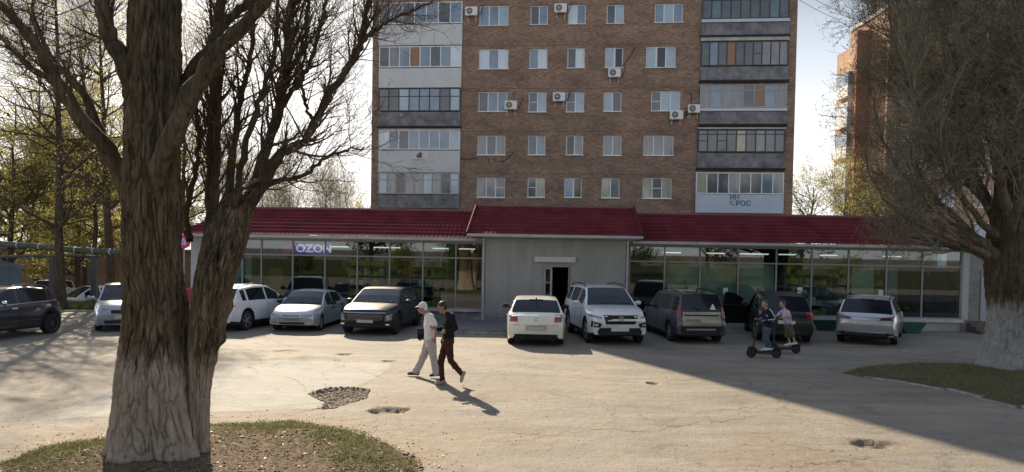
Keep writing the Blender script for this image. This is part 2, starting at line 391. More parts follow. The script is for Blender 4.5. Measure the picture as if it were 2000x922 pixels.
def bank(name, poly, hmax, step, soil, rise=.7, seed=0, edge=.08):
    xs = [p[0] for p in poly]; ys = [p[1] for p in poly]
    ax_ = np.arange(min(xs)-.1, max(xs)+.1, step); ay_ = np.arange(min(ys)-.1, max(ys)+.1, step)
    X, Y = np.meshgrid(ax_, ay_); s = sd_poly(X, Y, poly)+edge*(vnoise(X*1.4, Y*1.4, seed)-.5)+.12*(vnoise(X*4, Y*4, seed)-.5)
    z = -.03+(hmax+.03)*sstep(-.05, rise, s)+(.03*vnoise(X*4, Y*4, seed+1)+.018*vnoise(X*13, Y*13, seed+2))*sstep(0, .4, s)
    n = X.shape[1]; idx = np.arange(X.size).reshape(X.shape); f = np.stack([idx[:-1, :-1], idx[:-1, 1:], idx[1:, 1:], idx[1:, :-1]], -1).reshape(-1, 4)
    keep = (s.ravel()[f].min(1) > -.08); f = f[keep]; u, inv = np.unique(f, return_inverse=True)
    o = np_mesh(name, np.stack([X.ravel(), Y.ravel(), z.ravel()], 1)[u], inv.reshape(f.shape), soil, smooth=True); struct(o)
    return lambda x, y: -.03+(hmax+.03)*sstep(-.05, rise, sd_poly(x, y, poly)+edge*(vnoise(x*1.4, y*1.4, seed)-.5)+.12*(vnoise(x*4, y*4, seed)-.5))+(.03*vnoise(x*4, y*4, seed+1)+.018*vnoise(x*13, y*13, seed+2))*.8
def blades(name, pts, h, w, m, rng):
    k = len(pts); a = rng.random(k)*6.283; ln = rng.normal(size=(k, 2))*.45
    hh = h*(.45+rng.random(k)*.9); ww = w*(.6+.8*rng.random(k))
    dx = np.cos(a)*ww; dy = np.sin(a)*ww
    p = pts; tip = p+np.stack([ln[:, 0]*hh, ln[:, 1]*hh, hh], 1)
    V = np.stack([p-np.stack([dx, dy, 0*dx], 1), p+np.stack([dx, dy, 0*dx], 1), tip], 1).reshape(-1, 3)
    o = np_mesh(name, V, np.arange(3*k).reshape(-1, 3), m); return stuff(o)
rng = np.random.default_rng(5)
mz = bank('grass_mound', MOUND, .11, .055, M_SOIL, 1.1, 30, .45)
X = rng.uniform(-9.5, 0.2, 260000); Y = rng.uniform(7.2, 12.6, 260000); s = sd_poly(X, Y, MOUND)
band = np.exp(-((s-.75)/.55)**2)                                     # green rim at the lot side
dens = (.05+.95*band*sstep(.30, .62, vnoise(X*1.6, Y*1.6, 41)))*sstep(.0, .12, s)*(.35+.9*vnoise(X*5, Y*5, 42))
left = sstep(-4.4, -5.2, X); dens = np.maximum(dens, .75*left*sstep(.1, .4, s)*sstep(.3, .6, vnoise(X*2, Y*2, 44)))
k = rng.random(len(X)) < dens*.60; X, Y = X[k], Y[k]; dry = rng.random(len(X)) < .28+.5*sstep(.9, 1.7, sd_poly(X, Y, MOUND))
blades('grass', np.stack([X, Y, mz(X, Y)-.005], 1)[~dry], .058, .0055, M_GRASS, rng)
blades('dry_grass', np.stack([X, Y, mz(X, Y)-.005], 1)[dry], .05, .005, leaf_mat('straw_blade', (.24, .19, .095), .25), rng)
# dead stalks, clods and bits of bark lying on the bare soil
X = rng.uniform(-7.5, -.2, 5000); Y = rng.uniform(8.2, 12.2, 5000); k = sd_poly(X, Y, MOUND) > .05; X, Y = X[k], Y[k]; Z = mz(X, Y)
n = len(X); L_ = rng.uniform(.03, .14, n); a = rng.random(n)*6.28; d = np.stack([np.cos(a)*L_, np.sin(a)*L_, rng.normal(size=n)*.015], 1)
p0 = np.stack([X, Y, Z+.008], 1); Pt = np.stack([p0, p0+d*.5+rng.normal(size=(n, 3))*.006, p0+d], 1)
V_, F_ = tube_arrays(Pt, np.full((n, 3), .0032)*rng.uniform(.5, 1.7, n)[:, None], 3)
stuff(np_mesh('fallen_twigs', V_, F_, mat('dry_twig', (.30, .235, .165), .9, var=.3, vscale=30)))
def pebbles(name, X, Y, Z, size, m, rng):
    base = np.array([(1,0,0),(-1,0,0),(0,1,0),(0,-1,0),(0,0,1),(0,0,-.6)]); tri = np.array([(0,2,4),(2,1,4),(1,3,4),(3,0,4),(2,0,5),(1,2,5),(3,1,5),(0,3,5)])
    n = len(X); sc = size*(.35+rng.random((n, 1, 1))**2*1.3)*rng.uniform(.6, 1.3, (n, 6, 1)); a = rng.random(n)*6.28
    c, s_ = np.cos(a), np.sin(a); V = base[None]*sc*np.array([1, 1, .6]); x = V[..., 0]*c[:, None]-V[..., 1]*s_[:, None]; y = V[..., 0]*s_[:, None]+V[..., 1]*c[:, None]
    V = np.stack([x+X[:, None], y+Y[:, None], V[..., 2]+Z[:, None]], -1).reshape(-1, 3); Fq = (tri[None]+(np.arange(n)*6)[:, None, None]).reshape(-1, 3)
    return stuff(np_mesh(name, V, Fq, m))
X = rng.uniform(-7.5, 0, 6000); Y = rng.uniform(8.2, 12.2, 6000); k = sd_poly(X, Y, MOUND) > .0; X, Y = X[k], Y[k]
pebbles('soil_clods', X, Y, mz(X, Y)+.004, .022, M_SOIL, rng)
X = rng.uniform(-5.4, -2.6, 9000); Y = rng.uniform(12.3, 16, 9000); k = sd_poly(X, Y, RUBBLE) > -.03; X, Y = X[k], Y[k]
pebbles('asphalt_rubble', X, Y, ground_fields(X, Y)[0]+.006, .03, mat('rubble', (.26, .215, .17), .95, var=.4, vscale=8), rng)
X = rng.uniform(-8, 9, 9000); Y = 8.6+rng.random(9000)**1.5*13; h_, d_, p_, hm_ = ground_fields(X, Y); k = rng.random(9000) < .10+.8*hm_+.4*d_; X, Y = X[k], Y[k]
pebbles('gravel', X, Y, h_[k]+.003, .012, mat('gravel', (.22, .19, .155), .95, var=.4, vscale=12), rng)
X = rng.uniform(-8, -.2, 1500); Y = rng.uniform(8.2, 13.0, 1500); k = sd_poly(X, Y, MOUND) > -.5; X, Y = X[k], Y[k]; zz_ = np.maximum(mz(X, Y), 0)+.012
V_, F_ = leaf_cards(rng, np.stack([X, Y, zz_], 1), .045, .001); V_ = V_.reshape(-1, 4, 3); c_ = V_.mean(1, keepdims=True); V_ = np.concatenate([V_[..., :2], c_[..., 2:]+(V_[..., 2:]-c_[..., 2:])*.3], -1).reshape(-1, 3)
stuff(np_mesh('fallen_leaves', V_, F_, leaf_mat('dead_leaf', (.12, .08, .045), .1)))
# long open cracks in the asphalt
cm = MB()
for line in ([(1000, 846), (1060, 852), (1130, 845), (1165, 838), (1245, 841), (1330, 832), (1400, 826), (1480, 812)], [(1345, 818), (1365, 806), (1420, 800), (1500, 791)],
             [(1010, 712), (1080, 724), (1150, 739), (1260, 748)], [(1295, 747), (1330, 744), (1370, 740)], [(560, 735), (590, 752), (600, 762)], [(700, 722), (760, 745), (800, 735)],
             [(1535, 915), (1580, 908), (1630, 902), (1700, 893)], [(640, 797), (610, 800), (560, 812), (545, 816)], [(0, 722), (60, 726), (110, 728), (160, 722)],
             [(1300, 690), (1380, 700), (1470, 716), (1560, 741)], [(1500, 862), (1600, 880), (1668, 884)], [(480, 715), (500, 722), (505, 735)], [(880, 700), (980, 690), (1060, 700)]):
    pts = []
    for (ax_, ay_), (bx_, by_) in zip(line[:-1], line[1:]):
        for t in np.linspace(0, 1, 9)[:-1]:
            q = G(ax_+(bx_-ax_)*t, ay_+(by_-ay_)*t); pts.append((q.x+random.gauss(0, .03), q.y+random.gauss(0, .06)))
    for (ax_, ay_), (bx_, by_) in zip(pts[:-1], pts[1:]):
        w = random.uniform(.003, .0085); zz = [float(ground_fields(np.array([x]), np.array([y]))[0][0])+.004 for x, y in ((ax_, ay_), (bx_, by_))]
        cm.add([(ax_, ay_-w, zz[0]), (bx_, by_-w, zz[1]), (bx_, by_+w, zz[1]), (ax_, ay_+w, zz[0])], [(0, 1, 2, 3)])
stuff(cm.build('pavement_cracks', mat('crack_dirt', (.10, .085, .066), .95, spec=.1)))

struct(MB().add([(-120, -90, .012), (120, -90, .012), (120, -8.2, .012), (-120, -8.2, .012)], [(0, 1, 2, 3)]).build('added_lawn', mat('added_turf', (.075, .085, .03), .95, spec=.1, col2=(.05, .05, .022), vscale=1.5, detail=8)))  # unseen turf sheet, added to darken what the shop glass mirrors
# right-hand lawn with its kerb
lz = bank('right_lawn', LAWN_R, .07, .12, M_SOILG, .35, 50)
X = rng.uniform(8, 22, 230000); Y = rng.uniform(11, 20, 230000); s = sd_poly(X, Y, LAWN_R)
k = rng.random(len(X)) < sstep(.05, .3, s)*(.35+.6*vnoise(X*2, Y*2, 52))*.55; X, Y = X[k], Y[k]
blades('lawn_grass', np.stack([X, Y, lz(X, Y)-.005], 1), .055, .006, M_GRASS2, rng)
kr = struct(link('right_kerb', None))
kp = [G(1690, 737), G(1760, 746), G(1830, 757), G(1900, 774), G(1985, 797), Vector((12.4, 12.5, 0)), Vector((15, 11.2, 0))]
def along(pts, step):
    out = []; acc = 0
    for a, b in zip(pts[:-1], pts[1:]):
        a, b = Vector(a), Vector(b); L = (b-a).length; t = -acc if acc else 0; d = (b-a)/L; s_ = (step-acc) % step if acc else 0
        while s_ < L: out.append(a+d*s_); s_ += step
        acc = (L-(s_-step)) % step
    return out
def kerb_run(parent, pts, step=.92, w=.16, h=.13, m=M_STONE, name='kerb_stone'):
    q = along([Vector((p[0], p[1], 0)) for p in pts], step)
    for a, b in zip(q[:-1], q[1:]):
        d = (b-a).normalized(); a2 = a+d*.012; b2 = b-d*.012; z = h-.06+random.uniform(-.055, .015); off = random.uniform(-.04, .04)
        nrm = Vector((-d.y, d.x, 0)); mb = MB(); e = .025
        prof = [(-w/2, -.1), (w/2, -.1), (w/2, z-e), (w/2-e, z), (-w/2+e, z), (-w/2, z-e)]
        vs = []
        for p_ in (a2, b2):
            for (u, zz) in prof: vs.append(p_+nrm*(u+off)+Vector((0, 0, zz+random.uniform(-.006, .006))))
        n = len(prof); mb.add(vs, [tuple(range(n)), tuple(range(2*n-1, n-1, -1))]+[(i, (i+1) % n, n+(i+1) % n, n+i) for i in range(n)])
        mb.build(name, m, parent)
kerb_run(kr, kp)
# yard lawn on the left, behind the parked cars
bank('left_lawn', LAWN_L, .16, .16, M_SOILG, .8, 60)
X = rng.uniform(-34, -12.5, 90000); Y = rng.uniform(29.6, 32.8, 90000); k = (sd_poly(X, Y, LAWN_L) > .15) & (rng.random(90000) < .35+.6*vnoise(X, Y, 63)); X, Y = X[k], Y[k]
blades('yard_grass', np.stack([X, Y, np.full(len(X), .13)], 1), .13, .012, M_GRASS, rng)
kl = struct(link('left_kerb', None)); kerb_run(kl, [(-30, 29.6), (-22, 29.4), (-14.4, 29.7), (-13.2, 33)], 1.0)
# ------------------------------------------------------------------ buildings
class Facade:
    """vertical plane; local x along it, local y into the building"""
    def __init__(s, O, yaw): s.O = Vector((O[0], O[1], 0)); s.yaw = yaw; s.u = Vector((math.cos(yaw), -math.sin(yaw), 0)); s.n = Vector((math.sin(yaw), math.cos(yaw), 0))
    def uz(s, px, py, off=0.0):
        d = ray(px, py); t = (off-(CAM-s.O).dot(s.n))/d.dot(s.n); p = CAM+d*t-s.O; return p.dot(s.u), p.z
    def rect(s, x0, y0, x1, y1, off=0.0):
        u0, za = s.uz(x0, (y0+y1)/2, off); u1, zb = s.uz(x1, (y0+y1)/2, off); xm = (x0+x1)/2
        return u0, u1, s.uz(xm, y1, off)[1], s.uz(xm, y0, off)[1]

def brick_mat(name, c1, c2, mortar, sc=1.0, dirt=.35):
    m = bpy.data.materials.new(name); nt = nt_of(m); N, L = nt.nodes, nt.links; b = N['Principled BSDF']
    t = N.new('ShaderNodeTexCoord'); sx = N.new('ShaderNodeSeparateXYZ'); L.new(t.outputs['Object'], sx.inputs[0])
    ad_ = N.new('ShaderNodeMath'); ad_.operation = 'ADD'; L.new(sx.outputs[0], ad_.inputs[0]); L.new(sx.outputs[1], ad_.inputs[1])
    cx = N.new('ShaderNodeCombineXYZ'); L.new(ad_.outputs[0], cx.inputs[0]); L.new(sx.outputs[2], cx.inputs[1])
    br = N.new('ShaderNodeTexBrick'); br.inputs['Scale'].default_value = sc; br.inputs['Brick Width'].default_value = .26; br.inputs['Row Height'].default_value = .077
    br.inputs['Mortar Size'].default_value = .010; br.inputs['Color1'].default_value = (*c1, 1); br.inputs['Color2'].default_value = (*c2, 1); br.inputs['Mortar'].default_value = (*mortar, 1); br.inputs['Bias'].default_value = -.1
    L.new(cx.outputs[0], br.inputs['Vector'])
    n = N.new('ShaderNodeTexNoise'); n.inputs['Scale'].default_value = .5; n.inputs['Detail'].default_value = 8; n.inputs['Roughness'].default_value = .7
    mp_ = N.new('ShaderNodeMapping'); mp_.inputs['Scale'].default_value = (1, 1, 2.2); L.new(t.outputs['Object'], mp_.inputs[0]); L.new(mp_.outputs[0], n.inputs['Vector'])
    r = N.new('ShaderNodeValToRGB'); r.color_ramp.elements[0].position = .3; r.color_ramp.elements[0].color = (1-dirt, 1-dirt*.95, 1-dirt*.9, 1); r.color_ramp.elements[1].position = .65; r.color_ramp.elements[1].color = (1.12, 1.1, 1.06, 1)
    L.new(n.outputs['Fac'], r.inputs[0])
    n2 = N.new('ShaderNodeTexNoise'); n2.inputs['Scale'].default_value = 7; n2.inputs['Detail'].default_value = 3; mp2 = N.new('ShaderNodeMapping'); mp2.inputs['Scale'].default_value = (.5, .5, 3.2); L.new(t.outputs['Object'], mp2.inputs[0]); L.new(mp2.outputs[0], n2.inputs['Vector'])
    r2 = N.new('ShaderNodeValToRGB'); r2.color_ramp.elements[0].position = .3; r2.color_ramp.elements[0].color = (.62, .6, .6, 1); r2.color_ramp.elements[1].position = .7; r2.color_ramp.elements[1].color = (1.3, 1.27, 1.2, 1); L.new(n2.outputs['Fac'], r2.inputs[0])
    x = N.new('ShaderNodeMix'); x.data_type = 'RGBA'; x.blend_type = 'MULTIPLY'; x.inputs[0].default_value = 1; L.new(br.outputs['Color'], x.inputs[6]); L.new(r.outputs[0], x.inputs[7])
    x2 = N.new('ShaderNodeMix'); x2.data_type = 'RGBA'; x2.blend_type = 'MULTIPLY'; x2.inputs[0].default_value = 1; L.new(x.outputs[2], x2.inputs[6]); L.new(r2.outputs[0], x2.inputs[7])
    L.new(x2.outputs[2], b.inputs['Base Color']); b.inputs['Roughness'].default_value = .9; b.inputs['Specular IOR Level'].default_value = .2
    bp = N.new('ShaderNodeBump'); bp.inputs['Strength'].default_value = .6; bp.inputs['Distance'].default_value = .01; L.new(br.outputs['Fac'], bp.inputs['Height']); bp.invert = True; L.new(bp.outputs[0], b.inputs['Normal'])
    return m
M_BRICK = brick_mat('tower_brick', (.395, .255, .19), (.255, .162, .122), (.30, .25, .21), 1.0, .48)
M_BRICK2 = brick_mat('far_brick', (.50, .33, .22), (.42, .27, .18), (.42, .36, .29))
M_PVC = mat('white_pvc', (.74, .76, .78), .35, spec=.45, var=.06, vscale=2)
M_OLDWOOD = mat('old_painted_frame', (.34, .36, .38), .6, var=.25, vscale=6)
M_DKFRAME = mat('dark_metal_frame', (.045, .045, .05), .5, var=.3, vscale=4)
M_CONC = mat('balcony_concrete', (.27, .27, .28), .9, spec=.2, col2=(.11, .11, .12), vscale=1.9, bump=.5, bscale=14, detail=9)
M_SIDING = mat('pale_siding', (.56, .57, .58), .6, var=.07, vscale=1.2)
M_SIDINGB = mat('pale_blue_siding', (.50, .54, .60), .6, var=.06, vscale=1.2)
M_LINTEL = mat('lintel_concrete', (.44, .42, .40), .9, var=.2, vscale=2)
M_SHADOWGAP = mat('slab_shadow_line', (.03, .03, .032), .9)  # near-black colour paints the shadow line at the balcony slabs
def pane(name, col, rough=.04, col2=None, vs=3.0, spec=.5, st=(1,1,1)):
    return mat('pane_'+name, col, rough, spec=spec, coat=.55, col2=col2, vscale=vs, stretch=st)
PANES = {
 'b': pane('sky', (.26, .34, .44), col2=(.15, .20, .27), vs=.9), 'l': pane('lightblue', (.42, .53, .62), col2=(.30, .39, .47), vs=.9),  # blue sky reflection painted into the first pane's colour
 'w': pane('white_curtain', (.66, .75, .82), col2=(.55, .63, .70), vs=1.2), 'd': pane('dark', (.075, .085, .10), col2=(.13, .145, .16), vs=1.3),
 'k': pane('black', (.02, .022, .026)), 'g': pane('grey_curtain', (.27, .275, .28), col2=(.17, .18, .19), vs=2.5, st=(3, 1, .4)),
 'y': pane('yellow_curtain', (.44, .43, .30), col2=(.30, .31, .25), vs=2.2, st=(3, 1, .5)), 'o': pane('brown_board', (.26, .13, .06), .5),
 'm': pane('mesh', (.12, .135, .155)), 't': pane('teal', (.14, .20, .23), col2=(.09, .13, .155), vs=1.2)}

# ---- tower
fl = P(724, 400, 47.2); TF = Facade((fl.x, fl.y), rad(6.0))
TW = TF.uz(1547, 415)[0]; TH = 29.4; TD = 14.5
tower = thing('apartment_tower', 'tall brown brick apartment tower behind the red-roofed shop, with glazed balconies at both edges', 'building', TF.O, -TF.yaw)
TC = MB()
UL0, UL1 = TF.uz(739, 250)[0], TF.uz(900, 250)[0]; UR0, UR1 = TF.uz(1365, 250)[0], TF.uz(1536, 250)[0]
WINS = []  # u0,u1,z0,z1,panes
c1 = [(936, 10, 993, 50, 'bbl'), (935, 95, 993, 135, 'wbw'), (934, 179, 991, 218, 'dbb'), (932, 264, 987, 303, 'gdg'), (931, 346, 986, 386, 'ggm')]
c2 = [(1036, 10, 1070, 48, 'db'), (1034, 94, 1069, 134, 'bw'), (1032, 179, 1067, 219, 'ml'), (1031, 264, 1065, 303, 'db'), (1030, 346, 1064, 386, 'my')]
c3 = [(1110, 8, 1144, 47, 'wb'), (1108, 93, 1142, 133, 'dw'), (1106, 179, 1141, 219, 'ml'), (1105, 264, 1139, 303, 'kg'), (1102, 347, 1136, 386, 'bk')]
c4 = [(1185, 8, 1219, 46, 'dl'), (1182, 92, 1217, 132, 'lk'), (1179, 179, 1214, 218, 'ld'), (1178, 264, 1214, 304, 'gg'), (1175, 347, 1210, 387, 'yd')]
c5 = [(1279, 6, 1334, 44, 'blb'), (1262, 90, 1320, 132, 'lkl'), (1272, 177, 1329, 217, 'mll'), (1257, 264, 1316, 304, 'ggg'), (1255, 347, 1312, 388, 'ymy')]
for lst in (c1, c2, c3, c4, c5):
    for x0, y0, x1, y1, cfg in lst: WINS.append((*TF.rect(x0, y0, x1, y1), cfg))
# wall with real openings: a grid of cells minus the windows
def wall_with_holes(u0, u1, z0, z1, holes, m, name, parent, y=0.0, depth=.28):
    us = sorted({u0, u1} | {h[0] for h in holes} | {h[1] for h in holes}); zs = sorted({z0, z1} | {h[2] for h in holes} | {h[3] for h in holes})
    mb = MB()
    for a, b in zip(us[:-1], us[1:]):
        c = (a+b)/2; zz = [z0]+[v for h in sorted(holes, key=lambda h: h[2]) if h[0] < c < h[1] for v in (h[2], h[3])]+[z1]
        for za, zb in zip(zz[::2], zz[1::2]):
            if zb > za: mb.add([(a, y, za), (b, y, za), (b, y, zb), (a, y, zb)], [(0, 1, 2, 3)])
    for h in holes:
        a, b, c, d = h[:4]
        mb.add([(a, y, c), (b, y, c), (b, y, d), (a, y, d), (a, y+depth, c), (b, y+depth, c), (b, y+depth, d), (a, y+depth, d)], [(0, 4, 5, 1), (1, 5, 6, 2), (2, 6, 7, 3), (3, 7, 4, 0)])
    return mb.build(name, m, parent, fix=False)
wall_with_holes(0, TW, 0, TH, WINS, M_BRICK, 'wall', tower)
sb = MB(); sb.add([(0, 0, 0), (0, TD, 0), (TW, TD, 0), (TW, 0, 0), (0, 0, TH), (0, TD, TH), (TW, TD, TH), (TW, 0, TH)], [(0, 4, 5, 1), (1, 5, 6, 2), (2, 6, 7, 3), (4, 7, 6, 5)]); sb.build('rear_wall', M_BRICK, tower)
sb = MB().box(-.15, TW+.15, -.15, .2, TH, TH+.5); sb.build('parapet', M_LINTEL, tower)
# thin recessed joint line at every floor
for px0, py0, px1, py1 in ((905, 90, 1362, 86), (903, 173, 1362, 172), (900, 256, 1358, 257), (897, 338, 1355, 341)):
    u0 = TF.uz(px0, py0)[0]; u1 = TF.uz(px1, py1)[0]; z = TF.uz(1100, (py0+py1)/2)[1]
    MB().box(u0, u1, -.012, .02, z-.02, z+.02).build('floor_joint', mat('brick_joint', (.16, .13, .12), .9), tower)
def glazed_window(parent, u0, u1, z0, z1, cfg, fr, y=.15, fw=.06, name='window', rails=None, sill=True, weights=None, panes=PANES):
    """frame (part) with its panes (sub-parts)"""
    n = len(cfg); mb = MB(); ws = weights or [1]*n; tot = sum(ws); xs = [u0]
    for w in ws: xs.append(xs[-1]+(u1-u0)*w/tot)
    d0, d1 = y-.035, y+.035
    mb.box(u0, u1, d0, d1, z0, z0+fw).box(u0, u1, d0, d1, z1-fw, z1)
    for i, x in enumerate(xs):
        a = u0 if i == 0 else (u1-fw if i == n else x-fw/2); mb.box(a, a+fw, d0-.002, d1+.002, z0+fw, z1-fw)
    for i, c in enumerate(cfg):
        if c == 'm': zc = (z0+z1)/2; mb.box(xs[i]+fw/2, xs[i+1]-fw/2, d0+.004, d1, zc-fw*.35, zc+fw*.35)
        if c == 'k' and name == 'window' and n > 1: mb.box(xs[i]+fw/2, xs[i]+fw*1.3, d0-.06, d1, z0+fw, z1-fw)
    if rails:
        for z in rails: mb.box(u0+fw, u1-fw, d0+.003, d1-.003, z-fw*.4, z+fw*.4)
    if sill: mb.box(u0-.05, u1+.05, -.07, d0, z0-.03, z0+.01)
    f = mb.build(name, fr, parent)
    for i, c in enumerate(cfg):
        MB().box(xs[i]+.01, xs[i+1]-.01, y-.008, y+.008, z0+.01, z1-.01).build('pane', panes[c], f)
    return f
for u0, u1, z0, z1, cfg in WINS: glazed_window(tower, u0, u1, z0, z1, cfg, M_PVC)
MB().box(.1, TW-.1, .30, .34, 4, TH-.5).build('inner_lining', mat('dim_room', (.05, .05, .055), .9), tower)

def balcony(u0, u1, zg0, zg1, zp0, zp1, cfg, fr, panel, y=-.16, fw=.06, rails=None, slab=True, lintel=None, sill=None):
    mb = MB(); mb.box(u0, u1, y, y+.10, zp0, zp1)
    mb.box(u0, u0+.08, y+.10, .0, zp0, zg1).box(u1-.08, u1, y+.10, .0, zp0, zg1)
    b = mb.build('balcony', panel, tower)
    fr_ob = glazed_window(b, u0+.004, u1-.004, zg0, zg1, cfg, fr, y=y+.05, fw=fw, name='glazing', rails=rails, sill=False)
    for p_ in list(fr_ob.children): p_.parent = b                     # keep to three levels
    if slab: MB().box(u0-.06, u1+.06, y-.08, .0, zp0-.13, zp0-.003).build('slab_shadow_edge', M_SHADOWGAP, b)
    if lintel: MB().box(u0-.02, u1+.02, y-.03, .0, lintel[0], lintel[1]).build('lintel', M_LINTEL, b)
    if sill: MB().box(u0-.02, u1+.02, y-.06, y-.002, sill[0], sill[1]).build('sill_board', sill[2], b)
    return b
def bz(x0, x1, ys, off=-.16):
    xm = (x0+x1)/2; return [TF.uz(xm, y, off)[1] for y in ys]
def bu(x0, x1, ym): return TF.uz(x0, ym, -.16)[0], TF.uz(x1, ym, -.16)[0]
u0, u1 = bu(740, 903, 30); z = bz(740, 903, (4, 46, 48, 88)); balcony(u0, u1, z[1], z[0], z[3], z[2], 'bbdbbdb', M_PVC, M_SIDING, slab=False)
u0, u1 = bu(740, 901, 130); z = bz(740, 901, (90, 131, 133, 171)); balcony(u0, u1, z[1], z[0], z[3], z[2], 'dgbobdbw', M_PVC, M_SIDING, slab=False)
u0, u1 = bu(739, 899, 205); z = bz(739, 899, (172, 217, 219, 246, 188)); balcony(u0, u1, z[1], z[0], z[3], z[2], 'tdlbbbdl', M_DKFRAME, M_CONC, rails=[z[4]])
u0, u1 = bu(739, 898, 295); z = bz(739, 898, (254, 292, 294, 335)); bal_l4 = balcony(u0, u1, z[1], z[0], z[3], z[2], 'wbdbbbbl', M_PVC, M_SIDING, slab=False, lintel=(z[0], z[0]+.09))
u0, u1 = bu(738, 897, 370); z = bz(738, 897, (337, 379, 381, 406, 351)); balcony(u0, u1, z[1], z[0], z[3], z[2], 'lgkgglgkl', M_OLDWOOD, M_CONC, rails=[z[4]], lintel=(z[0], z[0]+.06), slab=False)
u0, u1 = bu(1371, 1542, 35); z = bz(1371, 1542, (-2, 36, 44, 68, 37, 43, 72, 78)); balcony(u0, u1, z[1], z[0], z[3], z[2], 'dtdddddtd', M_DKFRAME, M_CONC, sill=(z[5], z[4], M_SIDINGB))
u0, u1 = bu(1369, 1540, 115); z = bz(1369, 1540, (80, 128, 130, 156, 72, 79)); balcony(u0, u1, z[1], z[0], z[3], z[2], 'dbdoddmggg', M_DKFRAME, M_CONC, lintel=(z[5], z[4]))
u0, u1 = bu(1367, 1537, 205); z = bz(1367, 1537, (165, 210, 218, 242, 211, 217, 176)); balcony(u0, u1, z[1], z[0], z[3], z[2], 'gbggdobg', M_OLDWOOD, M_CONC, sill=(z[5], z[4], M_SIDING), rails=[z[6]])
u0, u1 = bu(1363, 1533, 290); z = bz(1363, 1533, (253, 297, 300, 328, 249, 252, 262)); balcony(u0, u1, z[1], z[0], z[3], z[2], 'mdmdydgtd', M_DKFRAME, M_CONC, lintel=(z[5], z[4]), rails=[z[6]])
u0, u1 = bu(1359, 1531, 375); z = bz(1359, 1531, (337, 379, 380, 416)); bal_r5 = balcony(u0, u1, z[1], z[0], z[3], z[2], 'yddgddtg', M_PVC, M_SIDINGB, slab=False)
# signs on two balconies
M_INK = mat('grey_ink', (.13, .13, .14), .8); M_REDINK = mat('faded_red_ink', (.30, .17, .17), .8); M_BLUEINK = mat('blue_ink', (.05, .13, .27), .6); M_LBLUE = mat('light_blue_ink', (.20, .36, .47), .6)
ss = thing('balcony_sign', 'small faded sign with a dark house emblem on the pale left-hand balcony', 'sign', (0, 0, 0)); ss.matrix_world = tower.matrix_world
ss.location = TF.O; ss.rotation_euler = (0, 0, -TF.yaw)
a, b, c, d = TF.rect(798, 296, 837, 317, -.17)
MB().box(a, b, -.176, -.163, c, d).build('board', mat('faded_board', (.60, .60, .60), .7, var=.08), ss)
w = b-a; h = d-c; cx = (a+b)/2
MB().prism([(cx-.14*w+.05, c+.42*h), (cx+.17*w, c+.42*h), (cx+.17*w, c+.9*h), (cx+.06*w, c+.94*h), (cx-.14*w+.05, c+.66*h)], -.186, -.177).build('house_emblem', M_INK, ss)
text_mesh('lettering', 'Добрый дом', .15, M_REDINK, ss, (cx, -.180, c+.22*h), .003, xs=1.0)
s2 = thing('balcony_sign', 'blue two-line company lettering on the pale blue lower right balcony', 'sign', TF.O, -TF.yaw)
a, b, c, d = TF.rect(1424, 381, 1464, 404, -.17); h = d-c
text_mesh('lettering', 'ИН', .40, M_BLUEINK, s2, (a+.32, -.170, d-.15), .006, .006)
text_mesh('lettering', 'РОС', .44, M_BLUEINK, s2, (a+.86, -.170, c+.20), .006, .008)
MB().prism([(a, c+.18), (a+.36, c+.05), (a+.36, c+.16), (a+.14, c+.25), (a+.30, c+.36), (a+.02, c+.40)], -.174, -.163).build('arrow_emblem', M_LBLUE, s2)

# ---- air conditioners
M_ACW = mat('ac_white', (.70, .70, .68), .5, var=.06); M_ACD = mat('ac_grille', (.09, .09, .095), .6)
def ac(px, py, label, w=.78, hgt=.54):
    u, z = TF.uz(px, py, -.2); p = TF.O+TF.u*u
    t = thing('air_conditioner', label, 'air conditioner', (p.x, p.y, z-hgt/2), -TF.yaw, 'air conditioners on the tower')
    mb = MB().box(-w/2, w/2, -.40, -.10, 0, hgt); o = mb.build('casing', M_ACW, t)
    mo = o.modifiers.new('b', 'BEVEL'); mo.width = .02; mo.segments = 2
    cxx = -.10
    MB().lathe([(.19, -.408), (.19, -.395), (.20, -.395), (.20, -.412), (.185, -.412), (.185, -.406), (.0, -.406)], 20, (cxx, 0, hgt/2), 'y').build('fan_opening', M_ACD, t)
    f = MB()
    for k in range(5): f.bar((cxx, -.416, hgt/2), (cxx+.185*math.cos(k*math.pi/5), -.416, hgt/2+.185*math.sin(k*math.pi/5)), .008); f.bar((cxx, -.416, hgt/2), (cxx-.185*math.cos(k*math.pi/5), -.416, hgt/2-.185*math.sin(k*math.pi/5)), .008)
    f.tube([(cxx+.10*math.cos(q), -.414, hgt/2+.10*math.sin(q)) for q in np.linspace(0, 6.283, 17)], .006, 4); f.build('fan_grille', M_ACW, t)
    for sx in (-.25, .25): MB().box(sx-.02, sx+.02, -.40, .0, -.04, -.003).box(sx-.018, sx+.018, -.03, .0, -.30, -.04).build('bracket', M_ACW, t)
    MB().tube([(w/2+.002, -.2, .15), (w/2+.12, -.12, .10), (w/2+.2, -.03, .35), (w/2+.32, -.02, .75)], .022, 6).build('hose', M_DKFRAME, t)
    return t
ac(921, 23, 'air conditioner beside the top left window, next to the white balcony')
ac(1095, 17, 'air conditioner between the second and third windows of the top row')
ac(1200, 143, 'air conditioner hanging under the half-open fourth window of the second row')
ac(998, 206, 'air conditioner at the lower right corner of the leftmost third-row window')
ac(1092, 190, 'air conditioner between the second and third windows of the third row')
ac(1321, 225, 'air conditioner under the right corner of the rightmost third-row window', .80, .56)
ac(1355, 213, 'air conditioner touching the edge of the right-hand balcony stack', .72, .5)

